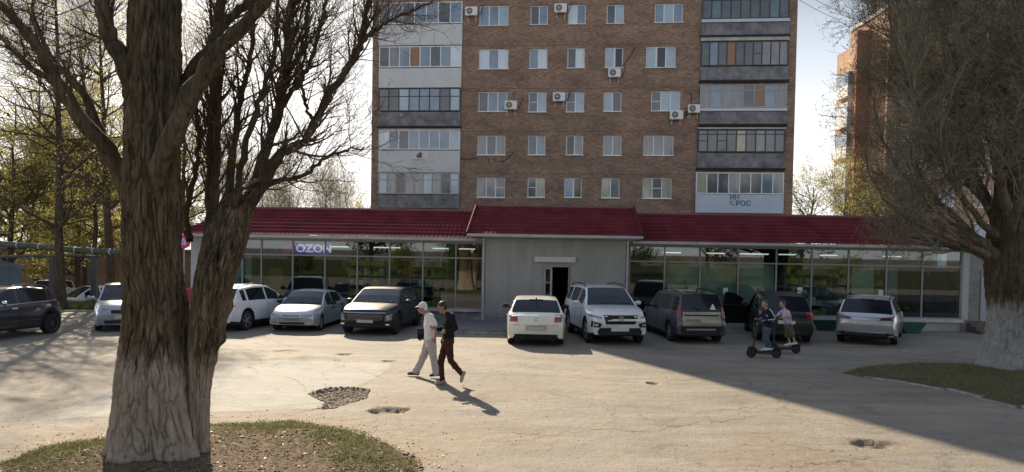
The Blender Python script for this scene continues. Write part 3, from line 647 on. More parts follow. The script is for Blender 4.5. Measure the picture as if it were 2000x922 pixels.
# loose cables on the facade and wires across the street
M_CABLE = mat('black_cable', (.02, .02, .02), .7)
for pts in (((1213, 132), (1225, 118), (1236, 100), (1240, 92)), ((1338, 226), (1348, 222), (1356, 222)), ((1350, 206), (1351, 190), (1348, 180)), ((1002, 198), (1004, 186), (1006, 178)), ((955, 308), (953, 318)), ((967, 308), (966, 318)), ((970, 316), (985, 314), (995, 306), (1004, 298)), ((898, 310), (915, 311), (932, 308))):
    MB().tube([Vector((*(lambda a: (a[0], -.04, a[1]))(TF.uz(x, y, -.04)),)) for x, y in pts], .018, 5).build('cable', M_CABLE, tower)
for k, (a_, b_) in enumerate((((1555, -4), (1745, 20)), ((1555, -22), (1760, 10)))):
    A_ = P(*a_, 43.5); B_ = P(*b_, 61); t = thing('overhead_wire', ('lower' if k == 0 else 'upper')+' thin overhead wire in the sky between the tower and the right-hand block', 'wire', A_, 0, 'overhead wires')
    MB().tube([(B_-A_)*q+Vector((0, 0, -1.2*math.sin(math.pi*q))) for q in np.linspace(0, 1, 14)], .014, 5).build('strand', M_CABLE, t)

# ---- shop
SF = Facade((0, 28.6), rad(2.5))
shop = thing('shop_building', 'long single-storey glazed shop with a dark red tiled roof before the tower', 'building', SF.O, -SF.yaw)
US0, US1 = SF.uz(374, 520)[0], SF.uz(1884, 520)[0]
E0, E1 = SF.uz(947, 530, -.55)[0], SF.uz(1222, 530, -.55)[0]
YRF, YRC = 1.45, .92
ZE = SF.uz(700, 463, -.45)[1]; ZT = SF.uz(700, 410, YRF)[1]
ZEr = SF.uz(1500, 474, -.45)[1]; ZTr = SF.uz(1500, 420, YRF)[1]
ZE = (ZE+ZEr)/2; ZT = (ZT+ZTr)/2
M_TILE = mat('dark_red_metal_tile', (.118, .019, .025), .8, spec=.10, var=.28, vscale=1.3, detail=6)
M_TRIM = mat('pale_metal_trim', (.40, .40, .40), .5, var=.12, vscale=2)
M_ALU = mat('aluminium_frame', (.235, .25, .25), .42, spec=.5, var=.1, vscale=2)
M_RENDER = mat('entrance_render', (.335, .325, .305), .85, col2=(.255, .245, .23), vscale=1.6, bump=.15, bscale=30, stretch=(1.6, 1.6, .35), detail=9)
M_PLINTH = mat('plinth_tile', (.23, .225, .23), .8, var=.2, vscale=4); M_PLINTH_L = mat('plinth_pale', (.38, .38, .37), .8, var=.14, vscale=2, bump=.2)
def tiled(u0b, u1b, yb, zb, u0t, u1t, yt, zt, name='roof_tiles', rows=8):
    L_ = u1b-u0b; per = .172; nc = int(L_/per)*8; V = []; nv = rows*3
    tt = np.linspace(0, 1, nc+1); slope = math.hypot(yt-yb, zt-zb); ny_, nz_ = -(zt-zb)/slope, (yt-yb)/slope
    vs_ = []
    for r in range(rows): vs_ += [(r/rows, .012), ((r+.5)/rows, .006), ((r+.985)/rows, 0.0)]
    for v, st in vs_:
        ua = u0b+(u0t-u0b)*v; ub = u1b+(u1t-u1b)*v; u = ua+(ub-ua)*tt
        wv = .013*np.abs(np.sin(np.pi*(u-u0b)/per))**.7+st
        V.append(np.stack([u, yb+(yt-yb)*v+ny_*wv, zb+(zt-zb)*v+nz_*wv], 1))
    V = np.concatenate(V); nr = len(vs_); idx = np.arange(nr*(nc+1)).reshape(nr, nc+1)
    Fq = np.stack([idx[:-1, :-1], idx[:-1, 1:], idx[1:, 1:], idx[1:, :-1]], -1).reshape(-1, 4)
    return stuff(np_mesh(name, V, Fq, M_TILE, shop))
XC0b, XC1b = SF.uz(912, 459, -1.05)[0], SF.uz(1256, 463, -1.05)[0]; XC0t, XC1t = SF.uz(931, 403, YRC)[0], SF.uz(1238, 405, YRC)[0]
ZCb = SF.uz(1085, 459, -1.05)[1]; ZCt = SF.uz(1085, 404, YRC)[1]
UR = SF.uz(1915, 480, -.45)[0]
tiled(US0-.5, XC0b+.25, -.45, ZE, US0+1.4, XC0t+.4, YRF, ZT)
tiled(XC1b-.25, UR, -.45, ZE, XC1t-.4, UR-.6, YRF, ZT)
tiled(XC0b, XC1b, -1.05, ZCb, XC0t, XC1t, YRC, ZCt)
# hipped cheeks of the porch roof and left end
hb = MB()
hb.add([(XC0b, -1.05, ZCb), (XC0t, YRC, ZCt), (XC0b, YRC, ZCb)], [(0, 1, 2)]).add([(XC1b, -1.05, ZCb), (XC1t, YRC, ZCt), (XC1b, YRC, ZCb)], [(0, 1, 2)])
hb.add([(US0-.5, -.45, ZE), (US0+1.4, YRF, ZT), (US0+1.4, 15, ZT), (US0-.5, 15, ZE)], [(0, 1, 2, 3)]).build('roof_cheek', M_TILE, shop)
for xa, xb in ((XC0b, XC0t), (XC1b, XC1t)): MB().tube([(xa, -1.06, ZCb+.03), (xb, YRC-.01, ZCt+.03)], .06, 8).build('hip_ridge', M_TILE, shop)
MB().box(XC0t-.05, XC1t+.05, YRC-.05, YRC+.2, ZCt-.02, ZCt+.07).box(US0+1.4, XC0t, YRF-.05, YRF+.15, ZT-.03, ZT+.05).box(XC1t, UR-.6, YRF-.048, YRF+.15, ZT-.03, ZT+.05).build('ridge_trim', mat('ridge_trim', (.20, .10, .10), .5, var=.2), shop)
MB().box(US0-.5, XC0b+.3, -.52, -.40, ZE-.10, ZE+.005).box(XC1b-.3, UR, -.52, -.40, ZE-.10, ZE+.005).box(XC0b, XC1b, -1.12, -1.0, ZCb-.09, ZCb+.005).build('gutter', M_TRIM, shop)
MB().box(US0-.3, E0, -.40, .3, ZE-.12, ZE-.03).box(E1, UR-.2, -.40, .3, ZE-.12, ZE-.03).box(XC0b+.1, XC1b-.1, -1.0, .3, ZCb-.12, ZCb-.03).build('soffit', mat('soffit', (.42, .43, .42), .8, var=.1), shop)
MB().box(US0+1.3, UR-.6, YRF+.05, 15, ZT-.25, ZT-.06).build('flat_roof', mat('roof_felt', (.10, .10, .10), .9, var=.2), shop)
# glazing
zGt = SF.uz(700, 470, 0)[1]; zGb = (SF.uz(700, 604, 0)[1]+SF.uz(1780, 617, 0)[1])/2; zTr = (SF.uz(700, 501, 0)[1]+SF.uz(1600, 516, 0)[1])/2
zGt = ZE-.16
M_GLASS = shop_glass('shop_glass')
def bay(u0, u1, sign=False):
    mb = MB(); f = .055
    mb.box(u0-f/2, u0+f/2, -.05, .05, zGb, zGt).box(u0+f/2, u1-f/2, -.045, .045, zGb, zGb+f).box(u0+f/2, u1-f/2, -.045, .045, zTr-f/2, zTr+f/2).box(u0+f/2, u1-f/2, -.045, .045, zGt-f, zGt)
    w = mb.build('window', M_ALU, shop)
    for za, zb in ((zGb+f, zTr-f/2), (zTr+f/2, zGt-f)):
        MB().box(u0+f/2, u1-f/2, -.006, .006, za, zb).build('pane', M_GLASS, w)
lb = [398, 445, 474, 511, 572, 635, 698, 761, 826, 890, 942]; rb = [1229, 1297, 1366, 1441, 1515, 1584, 1656, 1730, 1800, 1876]
LU = [SF.uz(x, 540)[0] for x in lb]; RU = [SF.uz(x, 550)[0] for x in rb]
for us in (LU, RU):
    for a, b in zip(us[:-1], us[1:]): bay(a, b)
    MB().box(us[-1]-.03, us[-1]+.03, -.05, .05, zGb, zGt).build('end_mullion', M_ALU, shop)
MB().box(LU[0]-.03, E0, -.04, .28, zGt, ZE-.122).box(E1, RU[-1]+.03, -.04, .28, zGt, ZE-.122).build('lintel_band', M_TRIM, shop)
# lower walls, posts, end walls
MB().box(US0, E0, .06, .30, -.1, zGb).box(E1, RU[-1]+.1, .06, .30, -.1, zGb).build('plinth_wall', M_PLINTH_L, shop)
MB().box(US0, E0-.02, -.10, .058, zGb-.10, zGb-.002).box(E1+.02, RU[-1]+.1, -.12, .058, zGb-.12, zGb-.002).build('window_sill', mat('sill', (.46, .46, .46), .7, var=.12), shop)
uu = US0+.05; 
while uu < E0-.62:
    for r in range(3):
        x0 = uu+(.3 if r % 2 else 0); z0 = .02+r*.165
        if z0+.155 < zGb-.10: MB().box(x0, min(x0+.585, E0-.03), .02+random.uniform(-.006, .006), .058, z0, z0+.153).build('plinth_tile', M_PLINTH, shop)
    uu += .6
MB().box(US0, LU[0]-.03, -.06, .3, -.1, ZE-.122).build('corner_pier', mat('corner_pier', (.40, .41, .43), .8, var=.1), shop)
ur = RU[-1]
MB().box(ur+.03, ur+.28, -.08, .3, zGb, ZE-.122).build('corner_pier', M_TRIM, shop)
MB().box(ur+.28, ur+3.4, .9, 1.2, -.1, ZE-.06).box(ur+.102, ur+.28, .0, 1.2, -.1, ZE-.123).build('side_wall', mat('side_wall', (.27, .26, .25), .85, var=.2), shop)
MB().box(ur+1.3, ur+2.1, .86, .899, .35, 2.4).build('service_door', mat('service_door', (.36, .38, .40), .5), shop)
st = MB()
for k in range(3): st.box(ur+.3, ur+2.9, -.9+.3*k, -.602+.3*k if k < 2 else .9, -.05, .12*(k+1))
st.build('side_steps', mat('side_steps', (.13, .11, .09), .9, var=.25), shop)
MB().box(US0, US0+.2, .31, 15, -.1, ZE-.06).box(UR-.9, UR-.7, 1.21, 15, -.1, ZE-.06).box(US0+.2, UR-.9, 14.8, 15, -.1, ZE-.06).build('outer_wall', M_PLINTH_L, shop)
# entrance block
D0, D1, DZ0, DZ1 = SF.rect(1057, 518, 1117, 626, -.55); DZ0 = .16
wall_with_holes(E0, E1, .18, ZCb-.12, [(D0, D1, DZ0+.02, DZ1)], M_RENDER, 'entrance_wall', shop, y=-.55, depth=.3)
MB().add([(E0, -.55, -.1), (E0, .3, -.1), (E0, .3, ZCb-.12), (E0, -.55, ZCb-.12)], [(0, 1, 2, 3)]).add([(E1, -.55, -.1), (E1, .3, -.1), (E1, .3, ZCb-.12), (E1, -.55, ZCb-.12)], [(0, 1, 2, 3)]).build('entrance_return', M_RENDER, shop)
for ua, ub in ((E0, D0), (D1, E1)):
    x = ua+.005
    while x < ub-.05:
        for r in range(2): MB().box(x, min(x+.49, ub), -.60, -.552, .01+r*.20, .01+r*.20+.19).build('base_tile', M_PLINTH, shop)
        x += .5
MB().box(E0-.10, E0-.02, -.60, -.50, .0, ZCb-.13).box(E1+.02, E1+.10, -.60, -.50, .0, ZCb-.13).build('corner_trim', M_TRIM, shop)
a, b, c, d = SF.rect(1044, 502, 1124, 512, -.6); MB().box(a, b, -.66, -.552, c, d).build('door_canopy', mat('canopy_panel', (.52, .51, .47), .6, var=.08), shop)
dm = MB(); f = .07; M_DOORF = mat('door_frame_grey', (.36, .355, .33), .5, var=.15)
dm.box(D0, D0+f, -.50, -.36, DZ0, DZ1).box(D1-f, D1, -.50, -.36, DZ0, DZ1).box(D0+f, D1-f, -.50, -.36, DZ1-f, DZ1); fr_ = dm.build('door_frame', M_DOORF, shop)
dl = D0+.42; dmm = MB().box(D0+f+.01, D0+f+.09, -.47, -.40, DZ0+.02, DZ1-f-.01).box(dl-.08, dl, -.47, -.40, DZ0+.02, DZ1-f-.01).box(D0+f+.09, dl-.08, -.47, -.40, DZ0+.02, DZ0+.3).box(D0+f+.09, dl-.08, -.47, -.40, DZ1-f-.09, DZ1-f-.01)
dd = dmm.build('door', M_DOORF, shop); MB().box(D0+f+.09, dl-.08, -.44, -.43, DZ0+.3, DZ1-f-.09).build('pane', M_GLASS, dd)
# open right leaf, swung inwards
dm = MB(); xo = D1-f-.02
dm.box(xo-.05, xo, -.38, .38, DZ0+.02, DZ1-f-.02); dd = dm.build('door', M_DOORF, shop); MB().box(xo-.09, xo-.052, .22, .26, DZ0+.9, DZ0+1.2).build('handle', M_DKFRAME, dd)
MB().box(D0-.5, D1+.5, -1.5, -.60, -.05, .155).build('doorstep', M_PLINTH_L, shop)
# interior
zF, zC = .30, ZE-.13
ib = MB(); ib.box(US0+.25, UR-.95, .31, 8.5, zF-.1, zF); ib.build('shop_floor', mat('shop_floor', (.09, .085, .08), .4, var=.15), shop)
MB().box(US0+.25, UR-.95, .31, 8.5, zC, zC+.1).build('shop_ceiling', mat('shop_ceiling', (.16, .165, .16), .9), shop)
MB().box(US0+.25, UR-.95, 8.5, 8.7, zF, zC).box(E0-.1, E0, .31, 8.5, zF, zC).box(E1, E1+.1, .31, 8.5, zF, zC).build('inner_wall', mat('inner_wall', (.11, .11, .10), .9, var=.2, vscale=.8), shop)
M_LAMP = mat('tube_lamp', (.9, .9, .85), .5, emit=((1, .97, .88), .45))
lampspots = [(U, Y) for U in (-9.5, -7.4, -5.6, -3.4, -2.2, 6.6, 8.4, 10.2, 12.0, 13.8, 15.6) for Y in (1.6, 3.6)]
for i, (U, Y) in enumerate(lampspots):
    if i % 5 in (1, 3): continue
    MB().box(U-.36, U+.36, Y-.05, Y+.05, zC-.32, zC-.27).build('ceiling_lamp', M_LAMP, shop); MB().box(U-.3, U-.29, Y-.005, Y+.005, zC-.268, zC-.002).box(U+.29, U+.3, Y-.005, Y+.005, zC-.268, zC-.002).build('lamp_rod', M_DKFRAME, shop)
GOODS = [mat('goods_%s' % n, c, .6, var=.3, vscale=9) for n, c in (('yellow', (.70, .55, .08)), ('green', (.24, .40, .10)), ('white', (.7, .7, .62)), ('ochre', (.62, .42, .10)), ('blue', (.10, .18, .32)), ('lime', (.50, .55, .12)))]
M_SHELF = mat('shelf_metal', (.33, .33, .31), .5)
def shelf(u, y, w, label):
    t = thing('display_shelf', label, 'shelf', SF.O+SF.u*u+SF.n*y, -SF.yaw, 'display shelves inside the shop')
    t.location.z = zF
    mb = MB().box(-w/2, -w/2+.04, 0, .5, 0, 2.05).box(w/2-.04, w/2, 0, .5, 0, 2.05)
    mb.build('upright', M_SHELF, t)
    for k in range(5):
        z = .1+k*.42; MB().box(-w/2+.042, w/2-.042, 0, .5, z, z+.03).build('shelf_board', M_SHELF, t)
        x = -w/2+.08
        while x < w/2-.2:
            ww = random.uniform(.08, .24); hh = random.uniform(.14, .34)
            if random.random() < .85: MB().box(x, x+ww, .03, .42, z+.032, z+.032+hh).build('goods', random.choice(GOODS), t)
            x += ww+.015
shelf(-3.6, 1.5, 1.6, 'tall goods shelf inside the left shop, nearest the entrance block')
shelf(-6.2, 1.6, 1.7, 'tall goods shelf inside the left shop, behind the silver sedan')
shelf(12.0, 1.0, 1.9, 'stocked shelf behind the glass just left of the silver crossover')
shelf(14.1, 1.0, 1.9, 'stocked shelf behind the glass above the silver crossover')
shelf(9.9, 1.1, 1.5, 'stocked shelf behind the glass just right of the pale blinds')
M_BLIND = mat('window_blind', (.50, .55, .48), .85, var=.14, vscale=.9); M_BLINDB = mat('blue_blind', (.25, .36, .38), .85, var=.1)
def blind(i, us, m, frac=(0, 1), name='window_blind', zt=None, lab='pale blind', y=.12):
    a, b = us[i], us[i+1]; w = b-a
    return MB().box(a+w*frac[0]+.04, a+w*frac[1]-.04, y, y+.02, zGb+.06, zt or zTr-.05).build(name, m, shop)
for i in (1, 2, 3): blind(i, RU, M_BLIND)
blind(6, RU, M_BLIND, (.1, .75)); blind(7, RU, M_BLINDB, (0, .4))
blind(1, LU, M_BLINDB, (0, 1)); blind(2, LU, M_BLINDB, (.0, .45)); blind(3, LU, mat('orange_board', (.30, .12, .035), .7, var=.2), (.05, .55), 'orange_board', zTr-.55, y=.5)
blind(8, RU, mat('navy_curtain', (.035, .045, .085), .9, var=.3), (.1, .8), 'dark_curtain')
# shop sign inside the left glazing, faint glow added to boards and letters
sg = thing('shop_sign', 'purple shop sign with white letters behind the upper left glazing', 'sign', SF.O, -SF.yaw)
a, b, c, d = SF.rect(575, 474, 646, 498, .14)
MB().box(a, b, .13, .17, c, d).build('board', mat('sign_violet', (.085, .04, .24), .5, emit=((.25, .10, .75), .10)), sg)
MB().box(a-.5, a-.01, .13, .17, c, d-.07).build('side_board', mat('sign_magenta', (.17, .03, .14), .5, emit=((.55, .08, .42), .035)), sg)
text_mesh('lettering', 'OZON', .43, mat('sign_letter', (.8, .75, .85), .5, emit=((.80, .72, 1.0), .26)), sg, ((a+b)/2+.06, .118, (c+d)/2+.0), .01, .012, xs=1.12)
# stickers on glass
for i, (px, py, lab, m_) in enumerate(((1562, 567, 'small white paper notice stuck low on the glass above the black estate car', (.7, .72, .68)), (1720, 572, 'small cream notice stuck on the glass above the silver crossover', (.6, .58, .48)), (1417, 568, 'small pale notice stuck on the glass between the two dark cars', (.5, .53, .5)))):
    u, z = SF.uz(px, py, -.01); p = SF.O+SF.u*u-SF.n*.012
    o = MB().box(-.09, .09, -.004, 0, -.12, .12).build('paper_notice', mat('paper%d' % i, m_, .8)); o.location = (p.x, p.y, z); o.rotation_euler = (0, 0, -SF.yaw); tag(o, lab, 'notice')
# apron in front of the entrance with its kerb
ap = struct(MB().box(-3.25, .0, 24.32, 28.0, -.1, .12).build('entrance_apron', mat('apron_asphalt', (.15, .145, .145), .9, var=.25, vscale=5, bump=.5)))
ak = struct(link('apron_kerb', None)); kerb_run(ak, [(-3.3, 24.24), (0.1, 24.24)], .84, .15, .16)
# planters
M_PLG = mat('planter_green', (.018, .085, .065), .55, var=.3, vscale=6, bump=.2)
for k, (px, py, lab) in enumerate(((1617, 647, 'green trough planter left of the silver crossover, by the black estate car'), (1785, 652, 'green trough planter right of the silver crossover, under the shop window'))):
    g = G(px, py); t = thing('planter', lab, 'planter', (g.x, g.y+.2, 0), -SF.yaw, 'green planters under the shop windows')
    if k == 1: pass
    mb = MB(); a, b, h = .47, .25, .40; o_, i_ = .19, .13
    mb.add([(-b, -i_, 0), (b, -i_, 0), (b, i_, 0), (-b, i_, 0), (-a, -o_, h), (a, -o_, h), (a, o_, h), (-a, o_, h), (-a+.05, -o_+.05, h), (a-.05, -o_+.05, h), (a-.05, o_-.05, h), (-a+.05, o_-.05, h), (-a+.07, -o_+.06, h-.06), (a-.07, -o_+.06, h-.06), (a-.07, o_-.06, h-.06), (-a+.07, o_-.06, h-.06)],
        [(0, 1, 5, 4), (1, 2, 6, 5), (2, 3, 7, 6), (3, 0, 4, 7), (4, 5, 9, 8), (5, 6, 10, 9), (6, 7, 11, 10), (7, 4, 8, 11), (8, 9, 13, 12), (9, 10, 14, 13), (10, 11, 15, 14), (11, 8, 12, 15)])
    mb.build('trough', M_PLG, t); MB().box(-a+.075, a-.075, -o_+.065, o_-.065, h-.12, h-.061).build('soil', M_SOIL, t)

# ---- right-hand apartment block, behind the big tree
rc = P(1730, 300, 62.0); RF = Facade((rc.x, rc.y), rad(0.0)); RZ = RF.uz(1735, 14)[1]
rblk = thing('apartment_block', 'brown brick apartment block at the right edge, half hidden by the big tree', 'building', RF.O, 0)
sw = []
MB().add([(0, 0, 0), (26, 0, 0), (26, 7.2, 0), (0, 7.2, 0), (0, 0, RZ), (26, 0, RZ), (26, 7.2, RZ), (0, 7.2, RZ)], [(0, 1, 5, 4), (1, 2, 6, 5), (2, 3, 7, 6), (3, 0, 4, 7), (4, 5, 6, 7)]).build('wall', M_BRICK2, rblk)
MB().box(-.1, 26, -.1, .12, RZ, RZ+.35).box(-.1, .12, .121, 7.2, RZ, RZ+.35).build('parapet', M_LINTEL, rblk)
# far wing, one step further back, with white balconies on its sunny side
MB().box(-1.2, -.01, 3.5, 7.2, 0, RZ-2.2).build('wing_wall', M_BRICK2, rblk)
MB().box(-1.25, -.01, 3.15, 3.49, 0, RZ-1.0).build('wing_fin', brick_mat('red_brick', (.34, .15, .10), (.28, .12, .08), (.3, .22, .18)), rblk)
for r in range(9):
    zz = 1.6+r*2.8
    if zz+2.3 > RZ: break
    for cxx in (2.0, 5.2, 8.4, 12.5, 15.5, 19, 22.5): 
        f = MB().box(cxx-.75, cxx+.75, -.03, .05, zz, zz+1.5).build('window', M_PVC, rblk)
        MB().box(cxx-.68, cxx-.03, -.036, -.031, zz+.07, zz+1.43).box(cxx+.03, cxx+.68, -.036, -.031, zz+.07, zz+1.43).build('pane', PANES[random.choice('bbldg')], f)
    if zz+2.0 < RZ-2.3:
        b_ = MB().box(-1.6, -1.202, 4.0, 6.3, zz-.9, zz+.1).build('balcony', M_SIDING, rblk); MB().box(-1.55, -1.203, 4.05, 6.25, zz+.102, zz+1.35).build('glazing', PANES['w'] if r % 2 else PANES['b'], b_)
# ------------------------------------------------------------------ trees
def bark_mat(name, dark, light, wash=None, wash_z=(0, 0), sc=5.0):
    """furrowed bark; wash = whitewash colour up to a ragged height"""
    m = bpy.data.materials.new(name); nt = nt_of(m); N, L = nt.nodes, nt.links; b = N['Principled BSDF']
    t = N.new('ShaderNodeTexCoord'); mp_ = N.new('ShaderNodeMapping'); mp_.inputs['Scale'].default_value = (sc, sc, sc*.16); L.new(t.outputs['Object'], mp_.inputs[0])
    n = N.new('ShaderNodeTexNoise'); n.inputs['Scale'].default_value = 2.2; n.inputs['Detail'].default_value = 9; n.inputs['Roughness'].default_value = .68; n.inputs['Distortion'].default_value = .6; L.new(mp_.outputs[0], n.inputs['Vector'])
    r = N.new('ShaderNodeValToRGB'); r.color_ramp.elements[0].position = .36; r.color_ramp.elements[0].color = (*dark, 1); r.color_ramp.elements[1].position = .62; r.color_ramp.elements[1].color = (*light, 1); L.new(n.outputs['Fac'], r.inputs[0])
    col = r.outputs[0]
    n3 = N.new('ShaderNodeTexNoise'); n3.inputs['Scale'].default_value = 1.3; n3.inputs['Detail'].default_value = 6; L.new(t.outputs['Object'], n3.inputs['Vector'])
    r3 = N.new('ShaderNodeValToRGB'); r3.color_ramp.elements[0].position = .35; r3.color_ramp.elements[0].color = (.72, .74, .70, 1); r3.color_ramp.elements[1].position = .68; r3.color_ramp.elements[1].color = (1.2, 1.16, 1.08, 1); L.new(n3.outputs['Fac'], r3.inputs[0])
    x0 = N.new('ShaderNodeMix'); x0.data_type = 'RGBA'; x0.blend_type = 'MULTIPLY'; x0.inputs[0].default_value = 1; L.new(col, x0.inputs[6]); L.new(r3.outputs[0], x0.inputs[7]); col = x0.outputs[2]
    if wash:
        sx = N.new('ShaderNodeSeparateXYZ'); L.new(t.outputs['Object'], sx.inputs[0])
        mr = N.new('ShaderNodeMapRange'); mr.inputs[1].default_value = wash_z[1]; mr.inputs[2].default_value = wash_z[0]; L.new(sx.outputs[2], mr.inputs[0])
        n4 = N.new('ShaderNodeTexNoise'); n4.inputs['Scale'].default_value = 1.6; n4.inputs['Detail'].default_value = 8; n4.inputs['Roughness'].default_value = .7; L.new(mp_.outputs[0], n4.inputs['Vector'])
        ma = N.new('ShaderNodeMath'); ma.operation = 'MULTIPLY_ADD'; ma.inputs[1].default_value = 1.5; ma.inputs[2].default_value = -.75; L.new(n4.outputs['Fac'], ma.inputs[0])
        a2 = N.new('ShaderNodeMath'); a2.operation = 'ADD'; L.new(mr.outputs[0], a2.inputs[0]); L.new(ma.outputs[0], a2.inputs[1])
        r4 = N.new('ShaderNodeValToRGB'); r4.color_ramp.elements[0].position = .34; r4.color_ramp.elements[0].color = (0, 0, 0, 1); r4.color_ramp.elements[1].position = .62; r4.color_ramp.elements[1].color = (.85, .85, .85, 1); L.new(a2.outputs[0], r4.inputs[0])
        wr = N.new('ShaderNodeMix'); wr.data_type = 'RGBA'; L.new(n.outputs['Fac'], wr.inputs[0]); wr.inputs[6].default_value = (*[c*.40 for c in wash], 1); wr.inputs[7].default_value = (*[min(1, c*1.28) for c in wash], 1)
        x = N.new('ShaderNodeMix'); x.data_type = 'RGBA'; L.new(r4.outputs[0], x.inputs[0]); L.new(col, x.inputs[6]); L.new(wr.outputs[2], x.inputs[7]); col = x.outputs[2]
    L.new(col, b.inputs['Base Color']); b.inputs['Roughness'].default_value = .95; b.inputs['Specular IOR Level'].default_value = .12
    bp = N.new('ShaderNodeBump'); bp.inputs['Strength'].default_value = 1.0; bp.inputs['Distance'].default_value = .035; L.new(n.outputs['Fac'], bp.inputs['Height'])
    nf = N.new('ShaderNodeTexNoise'); nf.inputs['Scale'].default_value = 34; nf.inputs['Detail'].default_value = 5; nf.inputs['Roughness'].default_value = .75; mf = N.new('ShaderNodeMapping'); mf.inputs['Scale'].default_value = (1, 1, .45); L.new(t.outputs['Object'], mf.inputs[0]); L.new(mf.outputs[0], nf.inputs['Vector'])
    bf = N.new('ShaderNodeBump'); bf.inputs['Strength'].default_value = .9; bf.inputs['Distance'].default_value = .03; L.new(nf.outputs['Fac'], bf.inputs['Height']); L.new(bp.outputs[0], bf.inputs['Normal']); L.new(bf.outputs[0], b.inputs['Normal'])
    return m
M_BARK = bark_mat('poplar_bark', (.055, .041, .029), (.245, .190, .135), (.56, .455, .37), (.85, 1.85), 6.5)
M_LIMB = bark_mat('limb_bark', (.050, .041, .030), (.165, .138, .10), sc=8)
M_DKBARK = bark_mat('dark_limb_bark', (.042, .032, .024), (.13, .102, .076), sc=8)
M_TWIG = mat('twig_bark', (.085, .062, .045), .9, spec=.15, var=.3, vscale=4)
M_TWIG2 = mat('grey_twig_bark', (.22, .195, .145), .9, spec=.15, var=.35, vscale=2)
M_BUD = leaf_mat('young_bud', (.30, .24, .09), .5)
M_LEAF = leaf_mat('spring_leaf', (.37, .34, .10), .6)
M_LEAF2 = leaf_mat('pale_spring_leaf', (.33, .31, .13), .5)
M_LEAFD = leaf_mat('dense_leaf', (.10, .135, .03), .3)

def smooth_path(pts, n):
    """Catmull-Rom resample of (x,y,z,r)"""
    p = np.array(pts, float); p = np.concatenate([2*p[:1]-p[1:2], p, 2*p[-1:]-p[-2:-1]]); out = []
    segs = len(p)-3
    for t in np.linspace(0, segs-1e-6, n):
        i = int(t); f = t-i; a, b, c, d = p[i], p[i+1], p[i+2], p[i+3]
        out.append(.5*((2*b)+(-a+c)*f+(2*a-5*b+4*c-d)*f*f+(-a+3*b-3*c+d)*f**3))
    return np.array(out)
def plates(th, z, R, nc, tall, seed):
    """elongated cellular bark plates: 0 in the furrows, 1 on the plates; th wraps"""
    u = th/(2*np.pi)*nc+.9*(vnoise(np.cos(th)*2.3+5, np.sin(th)*2.3+z*1.1, seed+7)-.5)*2+.35*(vnoise(np.cos(th)*7+5, np.sin(th)*7+z*5, seed+8)-.5)*2; v = z/tall+1.0*(vnoise(np.cos(th)*9+9, np.sin(th)*9+z*.7, seed+9)-.5)
    iu, iv = np.floor(u).astype(np.int64), np.floor(v).astype(np.int64); f1 = np.full(u.shape, 9.); f2 = np.full(u.shape, 9.)
    for di in (-1, 0, 1):
        for dj in (-1, 0, 1):
            ci, cj = iu+di, iv+dj; cw = np.mod(ci, nc)
            jx = vnoise(cw*1.0+.0, cj*1.0, seed+20); jy = vnoise(cw*1.0, cj*1.0+.0, seed+21); d = np.hypot(ci+.15+.7*jx-u, (cj+.1+.8*jy-v))
            f2 = np.where(d < f1, f1, np.minimum(f2, d)); f1 = np.minimum(f1, d)
    return sstep(0.0, .34, f2-f1)
def trunk_mesh(name, path, m, parent, na=64, nz_=120, ridge=.05, flare=None, seed=0, lobes=(), nc=28, tall=.46, pd=.038):
    """thick furrowed trunk: path of (x,y,z,r)"""
    pp = smooth_path(path, nz_); V = []
    th = np.linspace(0, 2*np.pi, na, endpoint=False)
    for i, (x, y, z, r) in enumerate(pp):
        tw = z*.18
        rg = ridge*(np.abs(vnoise(th*na*.0+np.cos(th)*6+50+tw, np.sin(th)*6+z*.9+20, seed)-.5)*2-.35)+ridge*.7*(np.abs(vnoise(np.cos(th)*13+90, np.sin(th)*13+z*2.2, seed+1)-.5)*2-.35)+ridge*.35*(vnoise(np.cos(th)*28+9, np.sin(th)*28+z*4, seed+2)-.5)
        big = .07*r*(vnoise(np.cos(th)*1.6+7, np.sin(th)*1.6+z*.8, seed+3)-.5)*2
        fl_ = 0
        if flare: fl_ = flare*np.exp(-max(z, 0)/.33)*(.55+.45*np.cos(th*5+seed)+.25*np.cos(th*3+1))
        lb_ = 0
        for (lz, la, lr, ls) in lobes: lb_ = lb_+lr*np.exp(-((z-lz)/ls)**2)*np.exp(-((np.angle(np.exp(1j*(th-la))))/.5)**2)
        pl = pd*min(1, r/.3)*(plates(th, np.full(na, z), r, nc, tall, seed)-.75)+pd*.3*(plates(th, np.full(na, z), r, nc*2, tall*.5, seed+50)-.6)*min(1, r/.3)
        rr = r+rg*.7*min(1, r/.3)+pl+big+fl_+lb_
        V.append(np.stack([x+rr*np.cos(th), y+rr*np.sin(th), np.full(na, z)], 1))
    V = np.concatenate(V); idx = np.arange(len(V)).reshape(nz_, na); nx_ = np.roll(idx, -1, 1)
    Fq = np.stack([idx[:-1], nx_[:-1], nx_[1:], idx[1:]], -1).reshape(-1, 4)
    return np_mesh(name, V, Fq, m, parent, smooth=True)
def limb(name, path, m, parent, n=24, sides=12, wob=.0, rng=None):
    pp = smooth_path(path, n)
    if wob and rng is not None: pp[1:-1, :3] += rng.normal(size=(n-2, 3))*wob
    pp[:, 3] *= (1+.10*np.sin(np.arange(n)*1.7)) if wob else 1
    V, Fq = tube_arrays(pp[None, :, :3], pp[None, :, 3], sides); o = np_mesh(name, V, Fq, m, parent, smooth=True); return pp
